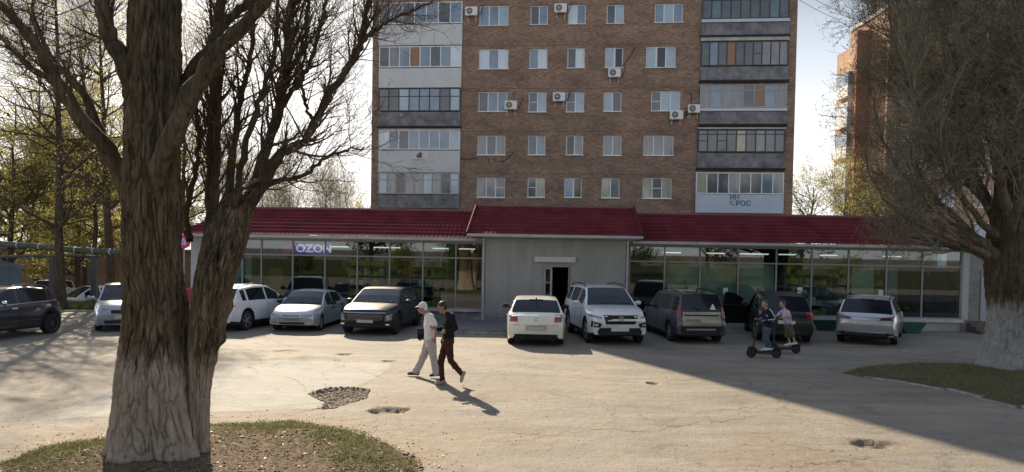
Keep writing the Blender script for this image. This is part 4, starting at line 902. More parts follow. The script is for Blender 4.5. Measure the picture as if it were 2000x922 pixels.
# ---- the big foreground poplar
YT = 9.55
tb = G(312, 903); fp = thing('poplar_tree', 'huge forked old poplar in the left foreground with furrowed bark and faded whitewash', 'tree', (0, 0, 0))
fp.location = (tb.x, tb.y, 0); T0 = Vector((tb.x, tb.y, 0))
def tp(px, py, w, dy=0.0):
    """pixel + width in pixels -> local path point"""
    p = P(px, py, YT+dy)-T0; return (p.x, p.y, p.z, w/2/F*(YT+dy))
rng = np.random.default_rng(11)
pa = [tp(310, 940, 196), tp(308, 900, 174), tp(308, 860, 164), tp(306, 800, 150), tp(304, 740, 138), tp(304, 680, 124, .05), tp(304, 600, 112, .05), tp(297, 500, 103, .05), tp(296, 400, 99), tp(296, 300, 95), tp(297, 200, 93), tp(300, 100, 91), tp(302, 0, 87), tp(305, -140, 78), tp(310, -330, 52)]
pa[0] = (pa[1][0], pa[1][1], -.08, pa[0][3])
trunk_mesh('trunk', pa, M_BARK, fp, 280, 460, .055, .19, 3, lobes=((1.1, 2.7, .05, .2),))
pb = [tp(383, 905, 40), tp(385, 840, 40), tp(388, 780, 40), tp(391, 740, 42), tp(395, 681, 54), tp(403, 638, 66), tp(411, 583, 70, .05), tp(422, 530, 75, .1), tp(437, 480, 82, .2), tp(451, 430, 76, .3), tp(470, 380, 48, .4)]
pb[0] = (pb[0][0], pb[0][1], -.05, pb[0][3])
trunk_mesh('trunk', pb, M_BARK, fp, 170, 300, .05, .09, 9, lobes=((1.62, 0.0, .085, .09), (1.35, -.2, .06, .10), (2.05, .1, .05, .12)))
LIMBS = [  # pixel path (x, y, width, depth offset), bark
 ([(262, 400, 40, .1), (232, 335, 34, .1), (205, 285, 33, 0), (175, 250, 29, -.1), (140, 205, 26, -.2), (115, 165, 25, -.3), (90, 120, 22, -.4), (60, 75, 19, -.5), (30, 38, 17, -.6), (-10, 0, 14, -.7), (-70, -60, 10, -.8)], M_LIMB),
 ([(122, 175, 22, -.3), (92, 152, 18, -.25), (58, 132, 16, -.2), (28, 100, 14, -.15), (0, 72, 12, -.1), (-50, 30, 8, 0)], M_DKBARK),
 ([(238, 335, 28, .25), (212, 290, 24, .3), (190, 245, 22, .35), (165, 185, 20, .4), (135, 150, 19, .45), (105, 120, 14, .5), (85, 85, 12, .55), (70, 40, 10, .6), (62, -20, 7, .65)], M_DKBARK),
 ([(266, 200, 36, .05), (244, 130, 36, -.15), (220, 88, 32, -.25), (206, 45, 28, -.3), (196, 0, 26, -.35), (188, -60, 20, -.4), (180, -160, 12, -.5)], M_LIMB),
 ([(285, 450, 6, .1), (292, 400, 22, -.12), (303, 350, 36, -.25), (320, 300, 40, -.33), (350, 236, 39, -.42), (378, 180, 37, -.5), (402, 136, 33, -.6), (432, 92, 31, -.65), (468, 58, 26, -.7), (505, 18, 22, -.75), (535, -25, 18, -.8), (590, -110, 10, -.9)], M_LIMB),
 ([(335, 200, 20, .2), (375, 134, 28, .15), (408, 98, 26, .1), (435, 52, 24, .1), (460, 25, 20, .1), (495, -5, 17, .1), (540, -60, 10, .1)], M_DKBARK),
 ([(418, 480, 46, .6), (416, 400, 34, .9), (418, 320, 33, 1.0), (419, 240, 32, 1.0), (420, 160, 30, 1.0), (424, 90, 27, 1.0), (430, 20, 24, 1.0), (440, -80, 16, 1.0)], M_DKBARK),
 ([(452, 440, 40, .3), (500, 382, 28, .4), (540, 312, 25, .5), (566, 290, 22, .55), (592, 276, 21, .6), (612, 250, 20, .6), (632, 205, 19, .65), (662, 158, 18, .7), (696, 105, 16, .8), (704, 88, 15, .8), (712, 45, 12, .8), (722, -10, 10, .8)], M_DKBARK),
 ([(700, 92, 11, .8), (722, 68, 9, .85), (748, 48, 8, .9), (790, 28, 6, 1.0), (845, 2, 4, 1.1)], M_DKBARK),
 ([(470, 420, 34, .5), (505, 340, 26, .6), (528, 270, 24, .7), (545, 200, 24, .8), (556, 140, 23, .8), (563, 90, 22, .85), (562, 50, 20, .9), (572, 0, 18, .9), (580, -80, 11, .9)], M_DKBARK),
 ([(455, 440, 26, .2), (462, 380, 18, .1), (478, 290, 16, .1), (505, 210, 14, .1), (520, 160, 12, .1), (538, 70, 10, .1), (545, -20, 8, .1)], M_DKBARK),
 ([(440, 420, 28, .5), (455, 300, 17, .7), (470, 200, 14, .8), (488, 120, 12, .9), (496, 40, 10, 1.0), (500, -40, 7, 1.0)], M_DKBARK),
 ([(468, 412, 20, .2), (505, 375, 14, .2), (545, 352, 12, .2), (592, 343, 10, .2), (632, 312, 8, .15), (665, 298, 6, .1), (712, 288, 3, .1)], M_DKBARK),
 ([(548, 210, 14, .8), (580, 165, 12, .9), (606, 120, 10, 1.0), (622, 60, 9, 1.0), (634, 10, 8, 1.0), (640, -50, 5, 1.0)], M_DKBARK),
 ([(556, 150, 15, .8), (585, 105, 12, .7), (600, 40, 10, .7), (606, -30, 8, .7)], M_DKBARK),
 ([(612, 252, 9, .6), (598, 200, 8, .5), (590, 140, 7, .4), (600, 70, 5, .3)], M_DKBARK),
 ([(370, 470, 18, .6), (362, 430, 15, .7), (372, 380, 13, .8), (384, 320, 12, .9), (388, 250, 10, 1.0), (380, 180, 8, 1.0)], M_DKBARK)]
Lp = []
for path, bm_ in LIMBS:
    pp = limb('limb', [tp(q[0], q[1], q[2]*(.80 if bm_ is M_DKBARK else 1), q[3]) for q in path], bm_, fp, 28, 12, .012, rng); Lp.append(pp)
arr = np.stack(Lp); LP, LR = arr[..., :3], arr[..., 3]
# twig growth, denser on the right-hand fork
sel = np.array([0, 1, 2, 3, 4, 5]); selr = np.arange(6, len(LIMBS))
A1, R1 = shoots(rng, LP[selr], LR[selr], 360, .12, 1, (18, 55), (.35, 1.15), .42, 8, .65, .13, .25, True)
A0, R0 = shoots(rng, LP[sel], LR[sel], 90, .3, 1, (18, 50), (.3, 1.0), .34, 8, .7, .13, .25, True)
A1 = np.concatenate([A1, A0]); R1 = np.concatenate([R1, R0]); R1 = np.clip(R1, .004, .022)*np.linspace(1, .5, 8)[None]
A2, R2 = shoots(rng, A1, R1, 4400, .1, 1, (20, 60), (.14, .5), .55, 6, .5, .16, .3, True); R2 = np.clip(R2, .0022, .007)
A3, R3 = shoots(rng, A2, R2, 9000, .1, 1, (20, 65), (.05, .2), .6, 4, .3, .2, .4, True); R3 = np.clip(R3, .0014, .0028)
V, Fq = join_arrays([tube_arrays(A1, R1, 6), tube_arrays(A2, R2, 4), tube_arrays(A3, R3, 3)])
cr_ = np_mesh('crown', V, Fq, M_TWIG, fp, smooth=True); stuff(cr_)
pts = np.concatenate([A3[:, -1], A3[:, 2]]); V, Fq = leaf_cards(rng, pts, .016, .008, 9000); stuff(np_mesh('buds', V, Fq, M_BUD, fp))
# tufts of small shoots on the rough bark
# ---- trees in the yard on the left
def tree(name, label, base, H, r0, lean=(0, 0), n1=26, n2=500, n3=2600, leaf=None, nleaf=0, lsize=.09, group=None, seed=0, tmin=.25, ang=(35, 70), l1=(.25, .5), up=.45, bark=None, twig=None, spread=.12, rmin=.003, cat='tree', l2=(.25, .6), l3=(.3, .7)):
    rg = np.random.default_rng(seed); t = thing(name, label, cat, base, 0, group)
    n = 10; z = np.linspace(0, 1, n); pth = np.stack([lean[0]*z**1.3+rg.normal(size=n)*.02*H*z*.25, lean[1]*z**1.3+rg.normal(size=n)*.02*H*z*.25, z*H, r0*(1-.86*z)], 1); pth[0, 3] *= 1.45; pth[0, 2] = -.1
    trunk = limb('trunk', pth, bark or M_DKBARK, t, 22, 10)
    TP, TR = trunk[None, :, :3], trunk[None, :, 3]
    B1, Q1 = shoots(rg, TP, TR, n1, tmin, .97, ang, (l1[0]*H, l1[1]*H), .5, 9, up, .12, .2, True)
    B2, Q2 = shoots(rg, B1, Q1, n2, .15, 1, (25, 60), l2, .5, 6, .3, .15, .3); Q2 = np.clip(Q2, rmin, .03)
    lst = [tube_arrays(B1, Q1, 6), tube_arrays(B2, Q2, 4)]; tips = B2
    if n3: B3, Q3 = shoots(rg, B2, Q2, n3, .1, 1, (20, 65), l3, .55, 4, .2, .2, .4); Q3 = np.clip(Q3, rmin*.6, .012); lst.append(tube_arrays(B3, Q3, 3)); tips = B3
    V, Fq = join_arrays(lst); stuff(np_mesh('crown', V, Fq, twig or M_TWIG, t, smooth=True))
    if nleaf:
        pts = tips[:, 1:].reshape(-1, 3); V, Fq = leaf_cards(rg, pts, lsize, spread, nleaf); stuff(np_mesh('leaves', V, Fq, leaf or M_LEAF, t))
    return t
YG = 'trees in the yard on the left'
def yb(px, D): x = (px-1000)/F*D; return (x, D, yard_z(x, D) if x < 0 else 0)
tree('yard_tree', 'tall straight dark tree just right of the dark crossover at the left', yb(117, 29.9), 15, .20, (-.3, .2), 46, 700, 3000, M_LEAF, 8000, .07, YG, 21, .2, (55, 95), (.18, .32), .05)
tree('yard_tree', 'slim dark tree behind the white sedan in the left yard', yb(182, 35), 10, .16, (.2, 0), 30, 500, 2000, M_LEAF, 15000, .09, YG, 22, .2, (50, 90), (.2, .38), .1)
tree('yard_tree', 'dark upright tree right beside the left edge of the huge poplar trunk', yb(218, 33), 14, .22, (-.7, 0), 40, 700, 3000, M_LEAF, 5000, .07, YG, 23, .25, (35, 75), (.2, .36), .25)
tree('yard_tree', 'slender dark tree seen between the two stems of the huge poplar', yb(352, 36), 13, .15, (.3, 0), 34, 600, 2600, M_LEAF2, 5000, .08, YG, 24, .25, (30, 65), (.2, .36), .4)
tree('yard_tree', 'leafy tree at the far left edge behind the dark crossover', yb(20, 38), 11, .18, (.2, 0), 44, 800, 3000, M_LEAF, 15000, .085, YG, 25, .12, (45, 90), (.25, .42), .15)
tree('yard_tree', 'tall bare tree rising at the left behind the leafy trees', yb(70, 46), 17, .15, (.4, 0), 46, 900, 3600, M_LEAF2, 2500, .07, YG, 26, .3, (25, 55), (.18, .34), .5)
tree('yard_tree', 'tall bare tree behind the left limbs of the huge poplar', yb(165, 50), 19, .16, (-.3, 0), 46, 900, 3600, M_LEAF2, 2000, .07, YG, 27, .3, (25, 55), (.16, .3), .5)
tree('yard_tree', 'broad yellow-green tree filling the gap below the heating pipe', yb(150, 44), 8.5, .2, (.2, 0), 44, 700, 2200, M_LEAF, 40000, .12, YG, 28, .12, (50, 95), (.3, .46), .1)
tree('yard_tree', 'yellow-green tree far behind the silver-blue sedan', yb(240, 52), 11, .2, (.2, 0), 44, 700, 2200, M_LEAF, 18000, .10, YG, 29, .12, (45, 90), (.25, .42), .15)
tree('yard_tree', 'tree far behind, seen low at the left edge of the shop', yb(330, 52), 9, .2, (.2, 0), 40, 600, 2000, M_LEAF2, 16000, .12, YG, 30, .15, (40, 80), (.25, .42), .25)
tree('yard_tree', 'bushy pale green tree at the extreme left edge', yb(-60, 42), 9.5, .2, (.2, 0), 40, 600, 2000, M_LEAF, 26000, .12, YG, 31, .1, (45, 90), (.28, .45), .15)
tree('yard_tree', 'low rounded yellow-green tree behind the brick shed row', yb(60, 60), 10, .2, (.2, 0), 44, 700, 2200, M_LEAF, 34000, .14, YG, 32, .08, (50, 95), (.3, .46), .1)
tree('yard_tree', 'second rounded yellow-green tree far behind the white sedan', yb(200, 62), 10.5, .2, (.2, 0), 44, 700, 2200, M_LEAF, 34000, .14, YG, 33, .08, (50, 95), (.3, .46), .1)
# ---- twiggy trees behind the shop roof
BG = 'twiggy trees behind the shop'
for k, (px, D, H, lab, leaf, nl) in enumerate(((520, 60, 7.6, 'pale twiggy tree behind the shop roof, nearest the huge poplar', M_LEAF2, 5000), (575, 66, 8.6, 'pale twiggy tree behind the roof, second from the poplar', M_LEAF2, 4000),
        (628, 62, 8.4, 'tallest pale twiggy tree in the gap left of the brick tower', M_LEAF2, 3000), (668, 72, 7.8, 'sparse twiggy tree in the gap, second from the brick tower', M_LEAF2, 3000), (708, 64, 5.2, 'low yellowish tree peeping over the roof right beside the brick tower', M_LEAF, 9000),
        (455, 64, 9.5, 'twiggy tree behind the fork of the huge poplar', M_LEAF2, 4000))):
    tree('twiggy_tree', lab, yb(px, D), H, .12, (random.uniform(-.4, .4), 0), 40, 650, 2600, leaf, nl, .085, BG, 50+k, .1, (12, 38), (.35, .7), .35, twig=M_TWIG2, rmin=.008)
for k, (px, D, H, lab, nl) in enumerate(((1575, 54, 8.0, 'yellow-green budding tree behind the roof right next to the brick tower', 9000), (1640, 58, 8.2, 'yellow-green budding tree behind the roof in the gap by the far block', 9000), (1700, 52, 6.2, 'small budding tree behind the roof at the corner of the far block', 6000))):
    tree('budding_tree', lab, yb(px, D), H, .18, (.4, 0), 30, 420, 1800, M_LEAF, nl, .085, 'budding trees right of the tower', 70+k, .2, (30, 65), (.3, .55), .3, rmin=.006)
# bare tops above the far block
for k, (px, D, H, lab) in enumerate(((1692, 82, 36, 'leftmost bare poplar top rising above the far block'), (1745, 86, 37.5, 'second bare poplar top above the far block'), (1812, 88, 38, 'third bare poplar top above the far block'), (1888, 86, 38, 'fourth bare poplar top above the far block'), (1960, 88, 38, 'rightmost bare poplar top above the far block'))):
    tree('bare_poplar', lab, yb(px, D), H, .3, (0, 0), 70, 900, 2000, None, 0, .1, 'bare poplars above the far block', 90+k, .4, (8, 24), (.14, .28), .3, twig=M_TWIG, rmin=.014)

# ---- the dense tree at the right edge
rb_ = G(1962, 722); rt = thing('roadside_tree', 'big dense twiggy tree at the right edge with a whitewashed trunk on the grass', 'tree', (rb_.x, rb_.y, 0))
YR = rb_.y; R0v = Vector((rb_.x, rb_.y, 0))
def rp(px, py, w, dy=0.0): p = P(px, py, YR+dy)-R0v; return (p.x, p.y, p.z, w/2/F*(YR+dy))
M_BARKR = bark_mat('right_bark', (.05, .040, .030), (.155, .125, .09), (.46, .45, .44), (1.15, 2.15), 5)
pr = [rp(1962, 735, 108), rp(1964, 715, 96), rp(1967, 680, 84), rp(1971, 640, 80), rp(1974, 600, 82), rp(1976, 540, 88), rp(1978, 480, 92), rp(1982, 420, 80), rp(1984, 340, 64), rp(1986, 250, 56), rp(1990, 100, 46), rp(1992, -60, 34), rp(1994, -200, 20)]
pr[0] = (pr[1][0], pr[1][1], -.08, pr[0][3]); trunk_mesh('trunk', pr, M_BARKR, rt, 120, 220, .05, .14, 17)
rng = np.random.default_rng(77); M_RLIMB = bark_mat('right_limb_bark', (.10, .085, .06), (.22, .19, .14), sc=8)
RL = [[(1960, 510, 42, -.1), (1925, 478, 34, -.2), (1895, 452, 26, -.3), (1860, 420, 20, -.4), (1822, 380, 15, -.5), (1790, 330, 11, -.6), (1768, 270, 8, -.7)],
 [(1965, 470, 40, .3), (1930, 400, 30, .5), (1900, 330, 22, .6), (1872, 250, 17, .7), (1850, 160, 13, .8), (1838, 60, 9, .9), (1830, -40, 6, 1)],
 [(1972, 430, 36, -.3), (1950, 340, 27, -.5), (1928, 240, 21, -.7), (1915, 140, 16, -.8), (1908, 40, 12, -.9), (1902, -80, 8, -1)],
 [(1975, 380, 30, .1), (1955, 260, 24, .3), (1945, 150, 18, .4), (1940, 40, 13, .5), (1936, -80, 9, .6)],
 [(1985, 470, 40, -.1), (2030, 400, 30, -.2), (2070, 310, 22, -.3), (2100, 200, 16, -.4), (2120, 80, 12, -.5), (2130, -60, 8, -.5)],
 [(1985, 400, 32, .5), (2020, 300, 24, .8), (2045, 180, 18, 1.0), (2060, 60, 13, 1.2), (2070, -80, 9, 1.3)],
 [(1955, 520, 30, .2), (1905, 492, 22, .3), (1860, 482, 16, .5), (1812, 462, 12, .6), (1775, 420, 9, .7), (1745, 360, 7, .8)],
 [(1945, 460, 24, -.5), (1890, 400, 18, -.9), (1840, 320, 14, -1.2), (1800, 230, 11, -1.4), (1775, 130, 8, -1.5), (1760, 20, 6, -1.6)],
 [(1930, 400, 22, .8), (1870, 330, 17, 1.2), (1815, 250, 13, 1.5), (1770, 150, 10, 1.8), (1740, 50, 7, 2.0), (1725, -50, 5, 2.1)],
 [(1960, 430, 24, 1.2), (1890, 330, 18, 1.6), (1820, 210, 14, 2.0), (1775, 90, 10, 2.4), (1750, 0, 7, 2.6), (1740, -70, 5, 2.7)],
 [(1950, 300, 20, -.3), (1900, 200, 15, -.6), (1860, 110, 11, -.9), (1830, 20, 8, -1.1), (1815, -60, 5, -1.2)],
 [(1915, 470, 18, .9), (1850, 430, 14, 1.3), (1790, 370, 11, 1.6), (1738, 300, 8, 1.9), (1712, 235, 6, 2.1), (1700, 170, 4, 2.2)],
 [(1930, 500, 20, -.6), (1870, 470, 15, -1.0), (1800, 440, 12, -1.2), (1740, 400, 9, -1.4), (1705, 350, 6, -1.5), (1690, 300, 4, -1.6)],
 [(1940, 490, 16, .0), (1880, 478, 13, -.1), (1810, 470, 10, -.1), (1750, 448, 7, -.1), (1712, 420, 5, .0), (1690, 395, 3, .1)],
 [(1975, 450, 28, -.8), (1990, 380, 22, -1.4), (2000, 280, 18, -1.8), (2005, 160, 14, -2.1), (2010, 20, 10, -2.3)]]
Lq = []
for path in RL: Lq.append(limb('limb', [rp(q[0], q[1], q[2]*.62, q[3]) for q in path], M_RLIMB, rt, 24, 9, .02, rng))
arr = np.stack(Lq); LP, LR = arr[..., :3], arr[..., 3]
B1, Q1 = shoots(rng, LP, LR, 520, .12, 1, (15, 55), (.9, 2.4), .4, 9, .35, .12, .3, True); Q1 = np.clip(Q1, .008, .03)
B2, Q2 = shoots(rng, B1, Q1, 7000, .08, 1, (18, 60), (.4, 1.3), .5, 6, .15, .16, .4, True); Q2 = np.clip(Q2, .004, .010)
B3, Q3 = shoots(rng, B2, Q2, 38000, .05, 1, (20, 70), (.18, .6), .6, 4, -.25, .2, .5, True); Q3 = np.clip(Q3, .0028, .005)
def inside(Bx, Qx):
    k = (Bx[:, :, 0].min(1) > -3.45-.35*rng.random(len(Bx))) & (Bx[:, :, 2].min(1) > 2.15+.5*rng.random(len(Bx))); return Bx[k], Qx[k]
B1, Q1 = inside(B1, Q1); B2, Q2 = inside(B2, Q2); B3, Q3 = inside(B3, Q3)
V, Fq = join_arrays([tube_arrays(B1, Q1, 5), tube_arrays(B2, Q2, 3), tube_arrays(B3, Q3, 3)]); stuff(np_mesh('crown', V, Fq, M_TWIG2, rt, smooth=True))
pts = B3[:, 1:].reshape(-1, 3); V, Fq = leaf_cards(rng, pts, .042, .03, 60000); stuff(np_mesh('buds', V, Fq, leaf_mat('brown_catkin', (.21, .19, .095), .35), rt))

# ---- unseen trees invented behind the camera for the shop windows to mirror
for k, (x, y, H, lab) in enumerate(((-19, -17, 11, 'leafy street tree across the road, unseen far left behind the viewpoint'), (-10, -20, 12, 'leafy street tree across the road, unseen left behind the viewpoint'), (-2, -18, 10.5, 'leafy street tree across the road, unseen straight behind the viewpoint'), (7, -21, 12.5, 'leafy street tree across the road, right behind the viewpoint'), (16, -18, 11, 'leafy street tree across the road, unseen far right behind the viewpoint'), (26, -20, 12, 'outermost unseen leafy street tree across the road, at right behind the viewpoint'))):
    tree('unseen_street_tree', lab, (x, y, 0), H, .22, (.3, 0), 40, 420, 0, M_LEAFD, 15000, .26, 'unseen street trees across the road', 120+k, .12, (45, 85), (.28, .48), .2, spread=.3)

rgb_ = np.random.default_rng(300)
for k, x in enumerate((-24, -18.5, -13.6, -8.2, -3.9, 1.8, 6.1, 11.4, 16.2, 21.5, 27.0)):  # unseen bushes, put in to break up the shop window reflections
    y = -9.5-1.5*rgb_.random(); h_ = 1.3+.9*rgb_.random()
    b_ = tree('added_bush', 'leafy bush added unseen across the road behind the viewpoint, %s from the left' % ('first', 'second', 'third', 'fourth', 'fifth', 'sixth', 'seventh', 'eighth', 'ninth', 'tenth', 'eleventh')[k], (x, y, 0), h_, .05, (.1, 0), 30, 240, 0, (M_LEAFD, M_LEAF2, M_LEAF)[k % 3], 2600, .15, 'added bushes across the road', 320+k, .05, (40, 95), (.5, .9), .2, spread=.16, cat='bush')
# ------------------------------------------------------------------ left yard: pipes, sheds
M_PIPE = mat('pipe_lagging', (.075, .095, .08), .8, spec=.15, col2=(.12, .135, .115), vscale=2.5, bump=.3, bscale=10)
hp = thing('heating_pipe', 'pair of fat grey-green overhead heating pipes on posts crossing the left yard', 'pipe', yb(100, 31))
o_ = Vector(yb(100, 31))
def hpt(px, py, D): return P(px, py, D)-o_
for y0, w in (((-40, 474), (60, 480), (130, 487), (200, 491), (262, 494)), .125), (((-40, 503), (60, 500), (120, 499), (185, 500)), .06):
    pts = [hpt(a, b, 31+ (0 if w > .1 else .5)) for a, b in y0]; MB().tube(pts, w, 12).build('pipe', M_PIPE, hp, True, 40)
    if w > .1:
        for i in range(len(pts)-1):
            for t in (.25, .75):
                c = pts[i].lerp(pts[i+1], t); d = (pts[i+1]-pts[i]).normalized(); MB().tube([c-d*.03, c+d*.03], w+.012, 12).build('band', M_TRIM, hp)
for px in (102, 186): q = P(px, 490, 31)-o_; MB().box(q.x-.09, q.x+.09, -.09, .09, -.3, q.z-.2).box(q.x-.35, q.x+.35, -.06, .06, q.z-.32, q.z-.2).build('post', M_DKFRAME, hp)
gb = thing('brick_shed', 'low brown brick shed row behind the trees of the left yard', 'building', (-38, 50, -.78), 0)
MB().box(-6, 16, 0, 6, 0, 3.1).build('wall', brick_mat('shed_brick', (.30, .17, .12), (.24, .13, .09), (.25, .2, .17)), gb); MB().box(-6.2, 16.2, -.3, 6.2, 3.1, 3.25).build('roof', mat('shed_roof', (.16, .14, .13), .8, var=.2), gb)
for k, x in enumerate((-3.5, 2.2, 7.5, 12.4)): MB().box(x-1.2, x+1.2, -.05, -.002, 0, 2.3).build('door', mat('shed_door', (.12, .10, .09), .7, var=.3), gb)
bgar = thing('blue_kiosk', 'small blue metal kiosk at the far left edge behind the dark crossover', 'kiosk', (P(0, 540, 36).x-.75, 36, -.78), rad(8))
MB().box(-1.2, .55, 0, 2.2, 0, 2.3).build('wall', mat('kiosk_blue', (.10, .20, .33), .6, var=.15), bgar); MB().prism([(-1.3, 2.302), (.65, 2.302), (.65, 2.4), (-.3, 2.7), (-1.3, 2.4)], -.1, 2.3).build('roof', mat('kiosk_roof', (.16, .2, .25), .6), bgar)
# pink sign and red poster board by the shop corner, seen between the stems
pf = thing('shop_flag_sign', 'small round pink sign on a thin pole at the left corner of the shop', 'sign', yb(358, 28.2)); q = P(358, 472, 28.2)
MB().lathe([(0, -.03), (.24, -.03), (.27, -.02), (.27, .02), (.24, .03), (0, .03)], 20, (0, 0, q.z), 'y').build('disc', mat('sign_pink', (.50, .06, .24), .5), pf)
sp_ = MB()
for k in range(5): a = k*2*math.pi/5+.3; sp_.lathe([(0, -.036), (.06, -.036), (.06, -.031)], 10, (.09*math.cos(a), 0, q.z+.09*math.sin(a)), 'y')
sp_.build('flower_emblem', mat('sign_lilac', (.70, .45, .65), .5), pf); MB().tube([(0, .06, 0), (0, .06, q.z+.2)], .025, 8).build('pole', M_TRIM, pf)
rb2 = thing('poster_board', 'red pavement poster board standing by the left corner of the shop', 'sign', yb(366, 28.0))
MB().add([(-.3, -.25, 0), (.3, -.25, 0), (.3, 0, 1.15), (-.3, 0, 1.15), (-.3, -.22, 0), (.3, -.22, 0), (.3, .03, 1.15), (-.3, .03, 1.15)], [(0, 1, 2, 3), (4, 7, 6, 5), (0, 3, 7, 4), (1, 5, 6, 2), (3, 2, 6, 7), (0, 4, 5, 1)]).build('poster', mat('poster_red', (.42, .04, .06), .6), rb2)
MB().box(-.3, -.27, .04, .28, 0, .03).bar((-.28, .28, 0), (-.28, .03, 1.12), .03).bar((.28, .28, 0), (.28, .03, 1.12), .03).build('prop', M_DKFRAME, rb2)
# ------------------------------------------------------------------ cars
def paint(name, col, metal=0.0, rough=.28, coat=.9, dust=.12):
    return mat('paint_'+name, col, rough, metal=metal, spec=.5, coat=coat, col2=tuple(c*(1-dust) for c in col), vscale=1.7)
M_CGLASS = mat('car_glass', (.012, .016, .022), .03, spec=.45)
M_CGLASS_L = mat('car_windscreen', (.022, .032, .046), .03, spec=.4, col2=(.012, .018, .026), vscale=1.2)
M_TYRE = mat('tyre_rubber', (.022, .022, .023), .85, spec=.2, var=.3, vscale=9)
M_RIM = mat('alloy_rim', (.50, .51, .53), .35, metal=.8); M_RIMD = mat('dark_rim', (.10, .10, .11), .4, metal=.6); M_HUB = mat('steel_cap', (.33, .34, .35), .45, metal=.4)
M_BLK = mat('black_plastic', (.024, .024, .026), .6, spec=.2, var=.2, vscale=4); M_UNDER = mat('underbody', (.012, .012, .012), .9)
M_CHROME = mat('chrome_trim', (.62, .63, .65), .18, metal=1.0); M_PLATE = mat('number_plate', (.55, .55, .53), .5)
M_HEAD = mat('headlamp_glass', (.42, .44, .47), .08, spec=.7, coat=.8, col2=(.12, .13, .15), vscale=9); M_TAIL = mat('tail_lamp', (.30, .012, .016), .12, spec=.6, coat=.8, col2=(.14, .006, .01), vscale=8)
M_TAILD = mat('tail_lamp_dark', (.12, .01, .014), .12, spec=.6, coat=.8); M_AMBER = mat('amber_lamp', (.5, .18, .04), .2, coat=.6)
M_SEAM = mat('panel_gap', (.012, .012, .013), .9)
def wheel_meshes(r, w, style, rim_m):
    mb = MB(); ri = r*.66
    mb.lathe([(ri, -w*.42), (r*.86, -w*.5), (r*.97, -w*.44), (r, -w*.25), (r, w*.25), (r*.97, w*.44), (r*.86, w*.5), (ri, w*.42)], 28, axis='y')
    ty = mb.build('wheel', M_TYRE, None, True, 35); me_t = ty.data; bpy.data.objects.remove(ty)
    mb = MB(); mb.lathe([(ri*1.005, w*.40), (ri*.99, w*.46), (ri*.90, w*.42), (ri*.88, w*.15), (0, w*.15)], 28, axis='y', mi=1); mb.lathe([(ri*1.005, w*.40), (ri*.99, w*.46), (ri*.90, w*.44)], 28, axis='y')
    n = {'five': 5, 'ten': 10, 'cap': 7, 'six': 6}[style]; ws = {'five': .19, 'ten': .07, 'cap': .20, 'six': .15}[style]
    for k in range(n):
        a = 2*math.pi*k/n; c, s = math.cos(a), math.sin(a); hw = ws*ri; r0, r1 = ri*.10, ri*.92
        vs = []
        for (rr, ww, yy) in ((r0, hw*.9, w*.44), (r1, hw*.75, w*.41)):
            for sg_ in (-1, 1):
                for d_ in (0, -w*.10): vs.append((c*rr-s*sg_*ww, yy+d_, s*rr+c*sg_*ww))
        mb.add(vs, [(0, 2, 6, 4), (0, 4, 5, 1), (2, 3, 7, 6), (1, 5, 7, 3), (4, 6, 7, 5)])
    mb.lathe([(ri*.2, w*.38), (ri*.19, w*.47), (0, w*.475)], 14, axis='y')
    ro = mb.build('rim', [rim_m, M_UNDER], None, True, 35); me_r = ro.data; bpy.data.objects.remove(ro); return me_t, me_r

